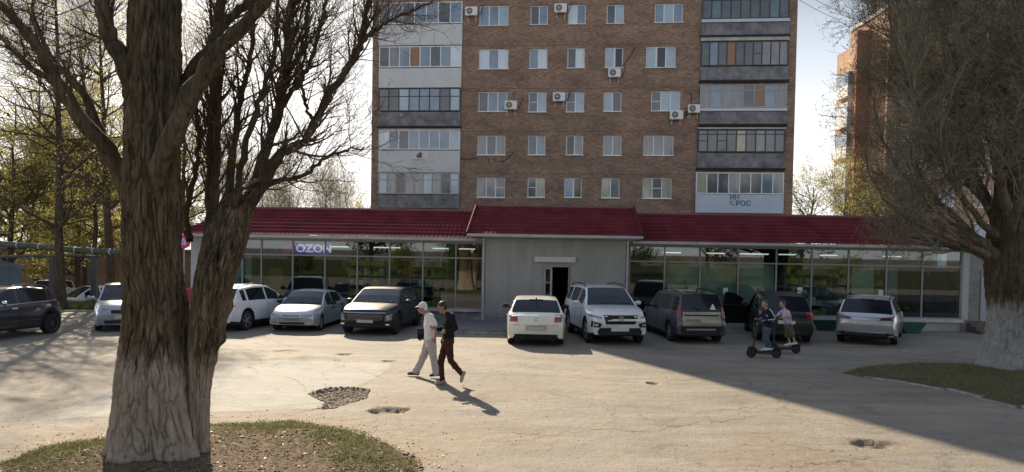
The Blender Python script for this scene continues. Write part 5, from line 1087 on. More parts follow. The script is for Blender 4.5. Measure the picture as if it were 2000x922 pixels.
def car(label, cat, pos, head, c, group='cars parked in front of the shop', z0=0.0):
    """pos: ground centre (x,y); head: heading in degrees clockwise from +Y; c: shape"""
    c = dict(c); zs = c.get('zs', 1.0)
    for k_ in ('H', 'zn', 'zc', 'zr', 'zb', 'zd'): c[k_] = c[k_]*zs
    c['detail'] = [(d_[0], d_[1], d_[2], [(a, b*zs) for a, b in d_[3]], *d_[4:]) for d_ in c['detail']]
    L, Wd, H, wb, fo, r = c['L'], c['W'], c['H'], c['wb'], c['fo'], c['r']
    zn, sc_, zc, sw, sr, zr, sb_, zb_, zd = c['zn'], c['sc'], c['zc'], c['sw'], c['sr'], c['zr'], c['sb'], c['zb'], c['zd']
    gc = c.get('gc', .2); tum = c.get('tum', .36); lower = c.get('lower')
    t = thing('parked_car', label, cat, (pos[0], pos[1], z0), rad(90-head), group)
    top = [(0, zn*.74), (.025, zn*.88), (.11, zn), (sc_*.3, zn+(zc-zn)*.50), (sc_*.65, zn+(zc-zn)*.84), (sc_, zc), ((sc_+sw)/2, (zc+H)/2-.005), (sw, H-.045), (sw+.22, H-.012), ((sw+sr)/2, H), (sr-.25, zr+.022), (sr, zr), ((sr+sb_)/2, (zr+zb_)/2+.012), (sb_, zb_)]
    if L-sb_ > .35: top += [((sb_+L)/2, (zb_+zd)/2+.015), (L-.10, zd), (L-.03, zd*.88), (L, zd*.72)]
    else: top += [(L-.06, zd), (L-.015, zd*.86), (L, zd*.70)]
    belt = c.get('belt', [(0, zn*.80), (sc_, zc-.07), (sr, zc-.01), (L, zc+.0)])
    tx, tz = np.array(top).T; bx, bz_ = np.array(belt).T
    ax1, ax2 = fo, fo+wb; ra = r*1.16
    st = set(np.round(np.linspace(0, L, 40), 3)) | {round(p[0], 3) for p in top}
    for a in (ax1, ax2):
        for k in range(13): st.add(round(a+ra*math.cos(math.pi*k/12), 3))
    dr = c.get('doors', [(ax1+ra+.05, (ax1+ax2)/2+.12), ((ax1+ax2)/2+.12, ax2-ra*.15)]); wr = c.get('wins')
    pil = .045
    if wr is None: wr = [(sc_+.42, dr[0][1]-pil), (dr[0][1]+pil, dr[1][1]-pil*1.5)]+([(dr[1][1]+pil*1.2, sr-.0)] if c.get('third') else [])
    for a, b in dr+wr: st |= {round(a, 3), round(b, 3)}
    st = sorted(s for s in st if 0 <= s <= L); S = [st[0]]
    for s in st[1:]:
        if s-S[-1] > .006: S.append(s)
    S[-1] = L
    fy = [.955, .985, 1.0, 1.0, .985, .945]; ff = [0, .12, .30, .55, .80, 1]
    pf_, pr_ = c.get('pf', .16), c.get('pr', .12)
    def low(s):
        z = gc+.06*max(0, 1-s/.35)+.08*max(0, 1-(L-s)/.35)
        for a in (ax1, ax2):
            if abs(s-a) < ra: z = max(z, r+math.sqrt(max(0, ra*ra-(s-a)**2))*.98)
        return z
    rows = []
    for s in S:
        zt = float(np.interp(s, tx, tz)); zl = min(low(s), zt-.16); zb = min(float(np.interp(s, bx, bz_)), zt-.05)
        w = Wd/2*(1-.11*(1-min(1, s/.75))**2-.09*(1-min(1, (L-s)/.65))**2)
        pts = [(w*fy[k], zl+(zb-zl)*ff[k]) for k in range(6)]
        wbt = w*.945; h = max(.004, zt-.045-zb); we = wbt-.02-tum*h
        for q in (.06, .90, 1.0): pts.append((wbt-.008+(we-wbt+.008)*q, zb+h*q))
        pts += [(we*.93, zt-.02), (we*.6, zt-.005), (0.0, zt)]
        row = []
        for y, z in pts:
            u = abs(y)/(Wd/2); ds = pf_*u**2.4*max(0, 1-s/1.0)-pr_*u**2.4*max(0, 1-(L-s)/.9)
            row.append((L/2-s-ds, y, z))
        rows.append(row)
    nj = 12; parts = {}
    def put(key, vs): parts.setdefault(key, MB()).add(vs, [(0, 1, 2, 3)] if len(vs) == 4 else [tuple(range(len(vs)))])
    for i in range(len(S)-1):
        sm = (S[i]+S[i+1])/2; ztm = float(np.interp(sm, tx, tz)); hm = ztm-.045-min(float(np.interp(sm, bx, bz_)), ztm-.05)
        arch = any(abs(sm-a) < ra for a in (ax1, ax2))
        for j in range(nj-1):
            for sd_ in (1, -1):
                q = [rows[i][j], rows[i+1][j], rows[i+1][j+1], rows[i][j+1]]; q = [(x, y*sd_, z) for x, y, z in q]
                if sd_ < 0: q = q[::-1]
                key = 'body'
                if j == 6:
                    for wi, (a, b) in enumerate(wr):
                        if a < sm < b and hm > .17: key = ('win', wi, sd_)
                elif j < 6:
                    for di, (a, b) in enumerate(dr):
                        if a < sm < b and not arch: key = ('door', di, sd_)
                    if lower and j == 0: key = 'lower'
                elif j >= 9:
                    if sc_ < sm < sw: key = 'windscreen'
                    elif sr < sm < sb_-.02 and c.get('rw', True): key = 'rear'
                put(key, q)
    for row, fl in ((rows[0], 1), (rows[-1], -1)):
        q = [(x, y, z) for x, y, z in row]+[(x, -y, z) for x, y, z in row[::-1][1:]]
        parts['body'].add(q, [tuple(range(len(q)))[::fl]])
    allb = MB(); 
    for m_ in parts.values(): allb.add(m_.v, m_.f)
    bvh = BVHTree.FromPolygons([Vector(v) for v in allb.v], [f for f in allb.f])
    pm = c['paint']
    def weld(mb, name, m, par, sharp=32):
        o = mb.build(name, m, par, fix=False); bm = bmesh.new(); bm.from_mesh(o.data); bmesh.ops.remove_doubles(bm, verts=bm.verts, dist=.0008); bmesh.ops.recalc_face_normals(bm, faces=bm.faces); bm.to_mesh(o.data); bm.free()
        o.data.polygons.foreach_set('use_smooth', [True]*len(o.data.polygons)); o.data.set_sharp_from_angle(angle=rad(sharp)); return o
    weld(parts['body'], 'body', pm, t)
    if 'lower' in parts: weld(parts['lower'], 'sill_cladding', M_BLK, t)
    if 'windscreen' in parts: weld(parts['windscreen'], 'windscreen', M_CGLASS_L, t)
    if 'rear' in parts: weld(parts['rear'], 'rear_window', M_CGLASS, t)
    doors = {}
    for key, m_ in parts.items():
        if key[0] == 'door' and isinstance(key, tuple): doors[key[1:]] = weld(m_, 'door', pm, t)
    for key, m_ in parts.items():
        if isinstance(key, tuple) and key[0] == 'win': weld(m_, 'window', M_CGLASS, doors.get(key[1:], t))
    def patch(name, m, ax, quad, par=None, off=.008, nu=8, nv=3, thick=.03):
        """conforming slab laid on the bodywork; quad of (a,b): (y,z) for f/r, (s,z) for sides"""
        d = {'f': Vector((-1, 0, 0)), 'r': Vector((1, 0, 0)), 'L': Vector((0, -1, 0)), 'R': Vector((0, 1, 0)), 't': Vector((0, 0, -1))}[ax]
        V = []; lastd = None
        for layer in (0, 1):
            for iv in range(nv+1):
                for iu in range(nu+1):
                    u, v = iu/nu, iv/nv; (a0, b0), (a1, b1), (a2, b2), (a3, b3) = quad
                    a = (a0*(1-u)+a1*u)*(1-v)+(a3*(1-u)+a2*u)*v; b = (b0*(1-u)+b1*u)*(1-v)+(b3*(1-u)+b2*u)*v
                    o = Vector((4, a, b)) if ax == 'f' else (Vector((-4, a, b)) if ax == 'r' else (Vector((L/2-a, 3, b)) if ax == 'L' else (Vector((L/2-a, -3, b)) if ax == 'R' else Vector((L/2-a, b, 4)))))
                    hit = bvh.ray_cast(o, d)[0]
                    if hit is None: hit = bvh.find_nearest(o+d*(4-L/2 if ax in 'fr' else 2))[0]
                    V.append(hit-d*off if layer == 0 else hit+d*thick)
        n1 = nu+1; N = (nv+1)*n1; Fc = []
        for iv in range(nv):
            for iu in range(nu):
                a = iv*n1+iu; Fc.append((a, a+1, a+1+n1, a+n1)); Fc.append((N+a, N+a+n1, N+a+n1+1, N+a+1))
        per = [iu for iu in range(n1)]+[iv*n1+nu for iv in range(1, nv+1)]+[nv*n1+iu for iu in range(nu-1, -1, -1)]+[iv*n1 for iv in range(nv-1, 0, -1)]
        for k in range(len(per)): a, b = per[k], per[(k+1) % len(per)]; Fc.append((a, N+a, N+b, b))
        mb = MB(); mb.add(V, Fc); return mb.build(name, m, par or t, True, 40)
    # gaps around the doors and handles
    for (di, sd_), d_ in doors.items():
        a, b = dr[di]; ax = 'L' if sd_ > 0 else 'R'; zb = float(np.interp((a+b)/2, bx, bz_))
        for s_ in (a, b) if di == 1 else (a,): patch('panel_gap', M_SEAM, ax, [(s_-.006, gc+.12), (s_+.006, gc+.12), (s_+.006, zb-.01), (s_-.006, zb-.01)], d_, .003, 1, 8, .004)
        hs = b-.16; patch('handle', c.get('handle', pm), ax, [(hs-.10, zb-.12), (hs+.10, zb-.12), (hs+.10, zb-.085), (hs-.10, zb-.085)], d_, .028, 2, 1, .0)
    # wheels
    me_t, me_r = wheel_meshes(r, c.get('tw', .21), c.get('rim', 'five'), c.get('rim_m', M_RIM))
    for a in (ax1, ax2):
        for sd_ in (1, -1):
            w_ = link('wheel', me_t, t); w_.location = (L/2-a, sd_*(Wd/2-.125), r-.004); w_.rotation_euler = (0, 0, 0 if sd_ > 0 else math.pi)
            link('rim', me_r, w_)
    ub = MB().box(-L/2+.25, L/2-.25, -Wd/2+.30, Wd/2-.30, gc+.0, zn*.8).box(-L/2+.12, L/2-.15, -Wd/2+.24, Wd/2-.24, gc+.06, gc+.2); ub.build('underbody', M_UNDER, t)
    for a in (ax1, ax2): MB().box(L/2-a-ra-.02, L/2-a+ra+.02, -Wd/2+.10, Wd/2-.10, r+ra*.80, r+ra*.96).build('wheel_arch', M_UNDER, t) if False else None
    # mirrors
    ms = sc_+.50; zb = float(np.interp(ms, bx, bz_))
    for sd_ in (1, -1):
        mb = MB(); y0 = Wd/2*.93; x0 = L/2-ms
        mb.lathe([(0, -.115), (.055, -.10), (.082, -.03), (.085, .04), (.06, .10), (0, .115)], 10, (0, 0, 0), 'y'); mb.v = [(x*.72+x0, sd_*(y0+.17)+y, z*.85+zb+.09) for x, y, z in mb.v]
        mb.bar((x0, sd_*(y0-.03), zb+.02), (x0, sd_*(y0+.09), zb+.06), .05); mb.build('wing_mirror', c.get('mirror', pm), t, True, 50)
    if c.get('rails'):
        for sd_ in (1, -1):
            yy = sd_*(Wd/2*.945-.05-tum*(H-.05-zc)); MB().tube([(L/2-sw-.20, yy, H-.03), (L/2-sw-.32, yy, H+.035), (L/2-(sw+sr)/2, yy, H+.055), (L/2-sr+.12, yy, zr+.06), (L/2-sr, yy, zr+.0)], .019, 6).build('roof_rail', c['rails'], t)
    if c.get('antenna'): MB().tube([(L/2-sr+.3, 0, zr+.02), (L/2-sr+.02, 0, zr+.22)], .006, 5).build('antenna', M_BLK, t)
    MB().tube([(L/2-sr-.02, -.2, zr+.0), (L/2-sr-.02, .2, zr+.0)], .015, 6).build('brake_lamp_bar', M_TAILD, t) if c.get('rw', True) else None
    # wipers
    for y0 in (.1, -.45): 
        a = Vector((L/2-sc_+.02, y0, zc+.015)); MB().bar(a, a+Vector((-.10, .52, .055)), .014).build('wiper', M_BLK, t)
    # lamps, grille, plates: caller's list
    for name, m, ax, quad, *o in c['detail']:
        patch(name, m, ax, quad, None, *(o or [.008]))
        if len(quad) == 4 and name in ('headlamp', 'tail_lamp', 'fog_lamp', 'fog_recess', 'bumper_corner') : patch(name, m, ax, [(-a, b) for a, b in quad], None, *(o or [.008]))
    return t, parts, rows, dr, patch
def rect4(y0, y1, z0, z1): return [(y0, z0), (y1, z0), (y1, z1), (y0, z1)]
def ring_emblem(t, x, y, z, r1, rz=1.0, m=M_CHROME):
    MB().tube([(x, y+r1*math.cos(q), z+r1*rz*math.sin(q)) for q in np.linspace(0, 2*math.pi, 25)], r1*.14, 6).tube([(x, y+r1*.45*math.cos(q), z+r1*rz*.8*math.sin(q)) for q in np.linspace(0, 2*math.pi, 21)], r1*.10, 5).build('emblem', m, t)

# 1 dark crossover at the left edge, nose towards the viewer
c1 = dict(pr=.34, L=4.06, W=1.75, H=1.53, wb=2.6, fo=.82, r=.325, zn=.86, sc=1.12, zc=1.05, sw=1.95, sr=3.46, zr=1.44, sb=3.84, zb=1.06, zd=.92, gc=.24, lower=True, rails=M_CHROME, paint=paint('graphite', (.035, .036, .045), .5), third=True, rim='ten', rim_m=M_RIMD, handle=M_CHROME, mirror=M_CHROME,
  detail=[('tail_lamp', M_TAILD, 'r', rect4(.48, .80, .86, .98)), ('headlamp', M_HEAD, 'f', rect4(.45, .80, .68, .80)), ('grille', M_BLK, 'f', rect4(-.45, .45, .52, .76)), ('number_plate', M_PLATE, 'r', rect4(-.26, .26, .68, .79)), ('rear_bumper', M_BLK, 'r', rect4(-.8, .8, .30, .50)), ('belt_strip', M_CHROME, 'L', [(1.55, .985), (3.6, 1.035), (3.6, 1.065), (1.55, 1.012)], .012, 12, 1, .004)])
h1 = 180-348; hd = rad(192); hv = Vector((math.sin(hd), math.cos(hd), 0))
rw = G(98, 652); ctr = rw + Vector((-.75*math.cos(hd)*-1, 0, 0))*0
def place_by_wheel(wheelpt, which, c, head):
    """ground centre from one wheel's contact point: which = (front?, left?)"""
    b = rad(head); f = Vector((math.sin(b), math.cos(b), 0)); l = Vector((-math.cos(b), math.sin(b), 0))
    s = c['fo'] if which[0] else c['fo']+c['wb']; lx = c['L']/2-s; ly = (c['W']/2-.125)*(1 if which[1] else -1)
    p = Vector(wheelpt)-f*lx-l*ly; return (p.x, p.y)
car('dark graphite crossover with silver roof rails at the left edge of the lot', 'car', place_by_wheel(G(98, 651), (False, True), c1, 193), 193, c1)
# 2 silver-blue sedan beside the poplar
c2 = dict(L=4.25, W=1.70, H=1.50, wb=2.48, fo=.80, r=.30, zn=.78, sc=.98, zc=.98, sw=1.75, sr=3.05, zr=1.43, sb=3.60, zb=1.10, zd=1.05, gc=.17, paint=paint('silver_blue', (.30, .36, .43), .55), rim='cap', rim_m=M_HUB,
  detail=[('headlamp', M_HEAD, 'f', [(.40, .60), (.80, .66), (.80, .80), (.44, .74)]), ('grille', M_BLK, 'f', rect4(-.36, .36, .60, .72)), ('lower_grille', M_BLK, 'f', rect4(-.55, .55, .27, .38)), ('number_plate', M_PLATE, 'f', rect4(-.26, .26, .43, .54), .02), ('chrome_bar', M_CHROME, 'f', rect4(-.36, .36, .725, .745), .014)])
car('silver-blue sedan half hidden behind the huge poplar trunk, nose towards the viewer', 'car', place_by_wheel(G(193, 645), (True, False), c2, 152), 152, c2)
# 3 white crossover behind the poplar
c3 = dict(zs=.91, L=4.45, W=1.83, H=1.66, wb=2.63, fo=.88, r=.345, zn=.92, sc=1.15, zc=1.10, sw=2.0, sr=3.75, zr=1.58, sb=4.20, zb=1.12, zd=1.0, gc=.24, lower=True, rails=M_BLK, paint=paint('white_a', (.68, .70, .72)), third=True, rim='five', mirror=M_BLK,
  detail=[('tail_lamp', M_TAIL, 'r', rect4(.45, .86, .92, 1.04)), ('number_plate', M_PLATE, 'r', rect4(-.26, .26, .74, .85)), ('rear_bumper', M_BLK, 'r', rect4(-.86, .86, .30, .58)), ('headlamp', M_HEAD, 'f', rect4(.45, .85, .74, .86)), ('grille', M_BLK, 'f', rect4(-.45, .45, .55, .8))])
car('white crossover with black lower cladding parked nose-in right behind the huge poplar', 'car', place_by_wheel(G(478, 645), (False, False), c3, 14), 14, c3)
# 4 silver old sedan
c4 = dict(zs=.935, L=4.27, W=1.68, H=1.42, wb=2.49, fo=.80, r=.28, zn=.71, sc=1.10, zc=.93, sw=1.80, sr=3.0, zr=1.36, sb=3.62, zb=1.02, zd=.99, gc=.18, tum=.40, paint=paint('silver', (.52, .55, .57), .35, .36), rim='cap', rim_m=M_HUB, mirror=M_BLK, handle=M_BLK, pf=.20,
  detail=[('headlamp', M_HEAD, 'f', [(.34, .545), (.74, .56), (.74, .655), (.36, .645)]), ('grille', mat('silver_grille', (.16, .17, .18), .4), 'f', rect4(-.30, .30, .565, .615)), ('lower_grille', M_BLK, 'f', rect4(-.42, .42, .275, .345)), ('fog_lamp', M_AMBER, 'f', rect4(.52, .66, .30, .37)), ('bumper_line', M_BLK, 'f', rect4(-.74, .74, .515, .528), .006), ('number_plate', mat('missing_plate', (.30, .32, .33), .5), 'f', rect4(-.26, .26, .40, .50), .012)])
p4 = (G(626, 645.6)+G(542, 643))/2
car('old silver sedan with a sunlit bonnet, nose towards the viewer, between two crossovers', 'car', (p4.x+.05, p4.y+4.27/2-.80), 183, c4)
# 5 black crossover
c5 = dict(zs=.90, L=4.55, W=1.87, H=1.66, wb=2.70, fo=.90, r=.365, zn=.96, sc=1.15, zc=1.12, sw=1.95, sr=3.85, zr=1.55, sb=4.30, zb=1.13, zd=1.0, gc=.24, lower=True, paint=paint('black_pearl', (.010, .012, .022), .0, .4, .3), rim='ten', rim_m=M_RIMD, pf=.22,
  detail=[('grille', M_BLK, 'f', [(-.58, .56), (.58, .56), (.66, .80), (-.66, .80)], .012), ('chrome_bar', M_CHROME, 'f', [(-.70, .835), (.70, .835), (.70, .855), (-.70, .855)], .014), ('headlamp', M_HEAD, 'f', [(.66, .55), (.86, .58), (.86, .80), (.72, .74)]), ('number_plate', M_PLATE, 'f', rect4(-.27, .27, .47, .58), .022), ('lower_grille', M_BLK, 'f', rect4(-.70, .70, .26, .42)), ('fog_lamp', M_CHROME, 'f', rect4(.60, .82, .40, .44))])
t5, pt5, _, _, patch5 = car('glossy black crossover with a chrome-studded grille, just left of the walkers', 'car', place_by_wheel(G(772, 652), (True, True), c5, 187), 187, c5)
st_ = MB()
for iz in range(5):
    for iy in range(13): y = -.54+iy*.09+(.045 if iz % 2 else 0); st_.box(4.55/2-.0-.02-.21*(abs(y)/.93)**2.4-.03, 4.55/2+.016-.20*(abs(y)/.93)**2.4, y-.022, y+.022, .53+iz*.039, .541+iz*.039)
st_.build('grille_studs', M_CHROME, t5)
# 6 white hatchback, tail towards the viewer
c6 = dict(L=4.32, W=1.765, H=1.43, wb=2.69, fo=.78, r=.325, zn=.78, sc=1.35, zc=1.0, sw=2.05, sr=3.60, zr=1.37, sb=4.08, zb=1.02, zd=.93, gc=.17, tum=.42, paint=paint('cream_white', (.74, .73, .64)), rim='five', mirror=M_BLK, antenna=False, pr=.18,
  detail=[('tail_lamp', M_TAIL, 'r', [(.54, .74), (.79, .74), (.81, .95), (.56, .97)]), ('number_plate', M_PLATE, 'r', rect4(-.27, .27, .49, .60), .012), ('plate_recess', mat('plate_shadow', (.35, .35, .32), .6), 'r', rect4(-.31, .31, .475, .62), .004), ('tailgate_gap', M_SEAM, 'r', rect4(-.66, .66, .648, .658), .003), ('rear_bumper_lip', M_BLK, 'r', rect4(-.68, .68, .225, .30), .006)])  # plate recess is a flat grey slab, its shade painted in
p6 = (G(1003, 672)+G(1092, 670))/2
t6, *_ , patch6 = car('cream-white hatchback parked nose-in before the shop door, red tail lamps towards the viewer', 'car', (p6.x, p6.y+c6['fo']+c6['wb']-c6['L']/2), 1.5, c6)
ring_emblem(t6, -4.32/2-.012, 0, .83, .05); MB().tube([(-2.17, .42, .27), (-2.0, .42, .27)], .035, 10).build('exhaust_pipe', M_BLK, t6)
MB().tube([(-1.52, 0, 1.385), (-1.62, 0, 1.43)], .02, 6).build('antenna', M_BLK, t6)
# 7 white off-roader, nose towards the viewer
c7 = dict(zs=.965, L=4.80, W=1.86, H=1.80, wb=2.745, fo=.95, r=.385, zn=1.08, sc=1.25, zc=1.22, sw=1.98, sr=4.30, zr=1.72, sb=4.66, zb=1.24, zd=1.05, gc=.28, lower=True, rails=M_BLK, paint=paint('white_b', (.70, .72, .75)), third=True, rim='six', pf=.22,
  detail=[('grille', M_BLK, 'f', [(-.46, .68), (.46, .68), (.54, .98), (-.54, .98)], .012), ('headlamp', M_HEAD, 'f', [(.58, .86), (.92, .90), (.92, .99), (.62, .93)], .014), ('fog_recess', M_BLK, 'f', [(.62, .58), (.88, .58), (.86, .78), (.58, .70)], .010), ('bumper_bar', paint('white_b2', (.70, .72, .75)), 'f', [(-.52, .565), (.52, .565), (.58, .63), (-.58, .63)], .035), ('number_plate', M_PLATE, 'f', rect4(-.28, .28, .46, .57), .045), ('lower_grille', M_BLK, 'f', [(-.62, .33), (.62, .33), (.66, .56), (-.66, .56)], .010), ('fog_lamp', M_HEAD, 'f', rect4(.70, .80, .62, .70), .018)])
p7 = place_by_wheel(G(1148.6, 668.5), (True, False), c7, 173)
t7, *_ = car('large white off-roader, nose towards the viewer, right of the cream-white hatchback', 'car', p7, 173, c7)
ring_emblem(t7, 2.40+.006, 0, .84, .075, .72)
for sd_ in (.85, -.85): MB().tube([(L_, sd_*1.03, .40) for L_ in (-.85, .95)], .045, 8).build('side_step', M_BLK, t7)
# 8 grey estate with taupe tailgate
c8 = dict(zs=.98, L=4.47, W=1.75, H=1.64, wb=2.905, fo=.80, r=.31, zn=.84, sc=1.10, zc=1.03, sw=1.85, sr=4.22, zr=1.60, sb=4.42, zb=1.06, zd=.90, gc=.2, lower=True, tum=.26, rails=M_BLK, paint=paint('dark_grey', (.085, .085, .095), .5), third=True, rim='five', mirror=M_BLK, pr=.05,
  detail=[('tailgate', paint('taupe', (.33, .30, .21), .2), 'r', rect4(-.62, .62, .58, 1.03), .014, 8, 6), ('tail_lamp', M_TAIL, 'r', [(.66, .84), (.82, .84), (.78, 1.22), (.665, 1.22)], .014), ('plate_strip', M_BLK, 'r', rect4(-.56, .56, .90, .945), .026), ('rear_bumper', M_BLK, 'r', rect4(-.80, .80, .30, .57), .012), ('bumper_strip', M_HUB, 'r', rect4(-.45, .50, .44, .49), .03), ('number_plate', mat('dull_plate', (.20, .19, .155), .5), 'r', rect4(.05, .52, .70, .80), .02)])
p8 = (G(1404, 668)+G(1306, 664))/2; b8 = rad(-5)
t8, *_, patch8 = car('dark grey estate car with a taupe tailgate and a white triangle on its rear window', 'car', (p8.x+math.sin(b8)*(c8['fo']+c8['wb']-c8['L']/2), p8.y+math.cos(b8)*(c8['fo']+c8['wb']-c8['L']/2)), -5, c8)
patch8('triangle_sticker', mat('white_sticker', (.72, .72, .70), .6), 'r', [(-.47, 1.09), (-.27, 1.09), (-.365, 1.27), (-.375, 1.27)], None, .008, 3, 4)
MB().bar((-2.22, .05, 1.08), (-2.12, .38, 1.20), .018).build('rear_wiper', M_BLK, t8)
# 9 black estate with its front left door open
c9 = dict(zs=.94, L=4.60, W=1.82, H=1.70, wb=2.66, fo=.90, r=.36, zn=.96, sc=1.15, zc=1.12, sw=1.95, sr=4.05, zr=1.62, sb=4.42, zb=1.12, zd=1.0, gc=.24, lower=True, rails=M_BLK, paint=paint('black', (.008, .008, .009), .0, .4, .25), third=True, rim='five', rim_m=M_HUB,
  detail=[('tail_lamp', M_TAIL, 'r', rect4(.62, .88, .88, 1.10), .012), ('number_plate', M_PLATE, 'r', rect4(-.26, .26, .70, .81)), ('rear_bumper', M_BLK, 'r', rect4(-.86, .86, .30, .56))])
p9 = place_by_wheel(G(1574, 667), (False, False), c9, 12)
t9, pt9, _, dr9, _ = car('black estate car with its front left door wide open, behind the scooter riders', 'car', p9, 12, c9)
for o in list(t9.children):
    if o.name.split('.')[0] == 'door':
        xs = [v.co.x for v in o.data.vertices]; ys = [v.co.y for v in o.data.vertices]
        if sum(ys) > 0 and max(xs) > c9['L']/2-dr9[0][0]-.1:                        # front left: swing about its front edge
            hx, hy = max(xs), .86; M_ = Matrix.Translation((hx, hy, 0)) @ Matrix.Rotation(rad(-74), 4, 'Z') @ Matrix.Translation((-hx, -hy, 0)); o.matrix_local = M_
            so = o.modifiers.new('thick', 'SOLIDIFY'); so.thickness = .05; o['label'] = 'front left door, wide open'
MB().box(2.3-dr9[0][1], 2.3-dr9[0][0], -.5, .62, .36, 1.05).build('cabin', M_UNDER, t9)
# 10 silver crossover, tail towards the viewer
c10 = dict(zs=.915, L=4.60, W=1.845, H=1.69, wb=2.66, fo=.92, r=.35, zn=.95, sc=1.15, zc=1.12, sw=1.95, sr=3.98, zr=1.60, sb=4.34, zb=1.13, zd=1.02, gc=.23, lower=True, rails=M_BLK, paint=paint('silver_b', (.43, .45, .48), .5), third=True, rim='five', mirror=M_BLK, pr=.16,
  detail=[('tail_lamp', M_TAILD, 'r', [(.40, .90), (.84, .92), (.84, 1.06), (.46, 1.0)], .014), ('number_plate', M_PLATE, 'r', rect4(-.26, .26, .76, .87), .010), ('chrome_bar', M_CHROME, 'r', rect4(-.36, .36, .905, .94), .02), ('rear_bumper', M_BLK, 'r', rect4(-.82, .82, .29, .45), .012), ('bumper_strip', M_HUB, 'r', rect4(-.6, .6, .45, .49), .02)])
p10 = (G(1648, 665)+G(1741, 672.5))/2; b10 = rad(31); k10 = c10['fo']+c10['wb']-c10['L']/2
car('silver crossover parked nose-in between the two green planters at the right', 'car', (p10.x+math.sin(b10)*k10, p10.y+math.cos(b10)*k10), 31, c10)
# cars far back in the left yard
c11 = dict(c2, paint=paint('white_c', (.66, .68, .70)), rim='cap')
q = P(182, 590, 36); car('small white sedan parked far back among the trees of the left yard', 'car', (q.x, 36), 215, c11, 'cars parked in the left yard', -.78)
c12 = dict(c1, paint=paint('white_d', (.62, .64, .66)), rails=None)
q = P(98, 590, 40); car('white hatchback far back, peeping out behind the dark crossover', 'car', (q.x, 40), 165, c12, 'cars parked in the left yard', -.78)
c13 = dict(c5, paint=paint('black_c', (.02, .02, .022), .2))
q = P(30, 590, 33); car('black car whose roof shows above the dark crossover at the left edge', 'car', (q.x, 33.5), 100, c13, 'cars parked in the left yard', -.78)
# ------------------------------------------------------------------ people
def rcone(mb, a, b, ra, rb, n=12, sq=1.0, sqdir=None):
    """closed round cone from a to b (optionally flattened along sqdir)"""
    a, b = Vector(a), Vector(b); d = b-a; L = d.length
    d = d/L if L > 1e-6 else Vector((0, 0, 1)); up = Vector(sqdir) if sqdir is not None else (Vector((0, 0, 1)) if abs(d.z) < .9 else Vector((1, 0, 0)))
    r = d.cross(up).normalized(); u = r.cross(d).normalized(); rings = []
    for k in range(1, 4): t = math.pi/2*(1-k/4); rings.append((-ra*math.sin(t), ra*math.cos(t)))
    rings.append((0, ra)); rings.append((L, rb))
    for k in range(1, 4): t = math.pi/2*k/4; rings.append((L+rb*math.sin(t), rb*math.cos(t)))
    vs = [a-d*ra]
    for h, rr in rings: vs += [a+d*h+(r*math.cos(2*math.pi*i/n)+u*math.sin(2*math.pi*i/n)*sq)*rr for i in range(n)]
    vs.append(b+d*rb); m = len(rings); fs = [(0, 1+(i+1) % n, 1+i) for i in range(n)]
    for q in range(m-1):
        for i in range(n): fs.append((1+q*n+i, 1+q*n+(i+1) % n, 1+(q+1)*n+(i+1) % n, 1+(q+1)*n+i))
    e = len(vs)-1; fs += [(e, 1+(m-1)*n+i, 1+(m-1)*n+(i+1) % n) for i in range(n)]
    mb.add(vs, fs)
def ellip(mb, c, rx, ry, rz, fwd=Vector((1, 0, 0)), upv=Vector((0, 0, 1))):
    f = Vector(fwd).normalized(); s = upv.cross(f).normalized(); u = f.cross(s); n, m = 14, 9; c = Vector(c)
    vs = [c-u*rz]
    for j in range(1, m):
        t = -math.pi/2+math.pi*j/m
        vs += [c+f*rx*math.cos(t)*math.cos(2*math.pi*i/n)+s*ry*math.cos(t)*math.sin(2*math.pi*i/n)+u*rz*math.sin(t) for i in range(n)]
    vs.append(c+u*rz); fs = [(0, 1+(i+1) % n, 1+i) for i in range(n)]
    for j in range(m-2):
        for i in range(n): fs.append((1+j*n+i, 1+j*n+(i+1) % n, 1+(j+1)*n+(i+1) % n, 1+(j+1)*n+i))
    e = len(vs)-1; fs += [(e, 1+(m-2)*n+i, 1+(m-2)*n+(i+1) % n) for i in range(n)]
    mb.add(vs, fs)
def fuse(mb, name, m, parent, voxel=.008, it=4, dec=.3, folds=0.0):
    """one continuous surface out of overlapping volumes"""
    o = mb.build(name, m, None)
    rm = o.modifiers.new('r', 'REMESH'); rm.mode = 'VOXEL'; rm.voxel_size = voxel; rm.use_smooth_shade = True
    if it: s = o.modifiers.new('s', 'SMOOTH'); s.iterations = it; s.factor = .5
    if dec < 1: d = o.modifiers.new('d', 'DECIMATE'); d.ratio = dec
    dg = bpy.context.evaluated_depsgraph_get(); me = bpy.data.meshes.new_from_object(o.evaluated_get(dg)); old = o.data; bpy.data.objects.remove(o); bpy.data.meshes.remove(old)
    if folds:
        for v in me.vertices:
            c = v.co; q = Vector((c.x*9+c.z*4, c.y*7, c.z*11-c.x*5)); v.co = c+v.normal*folds*(abs(mnoise.noise(q))*2-.6+.5*mnoise.noise(q*2.3))
    me.polygons.foreach_set('use_smooth', [True]*len(me.polygons)); return link(name, me, parent)
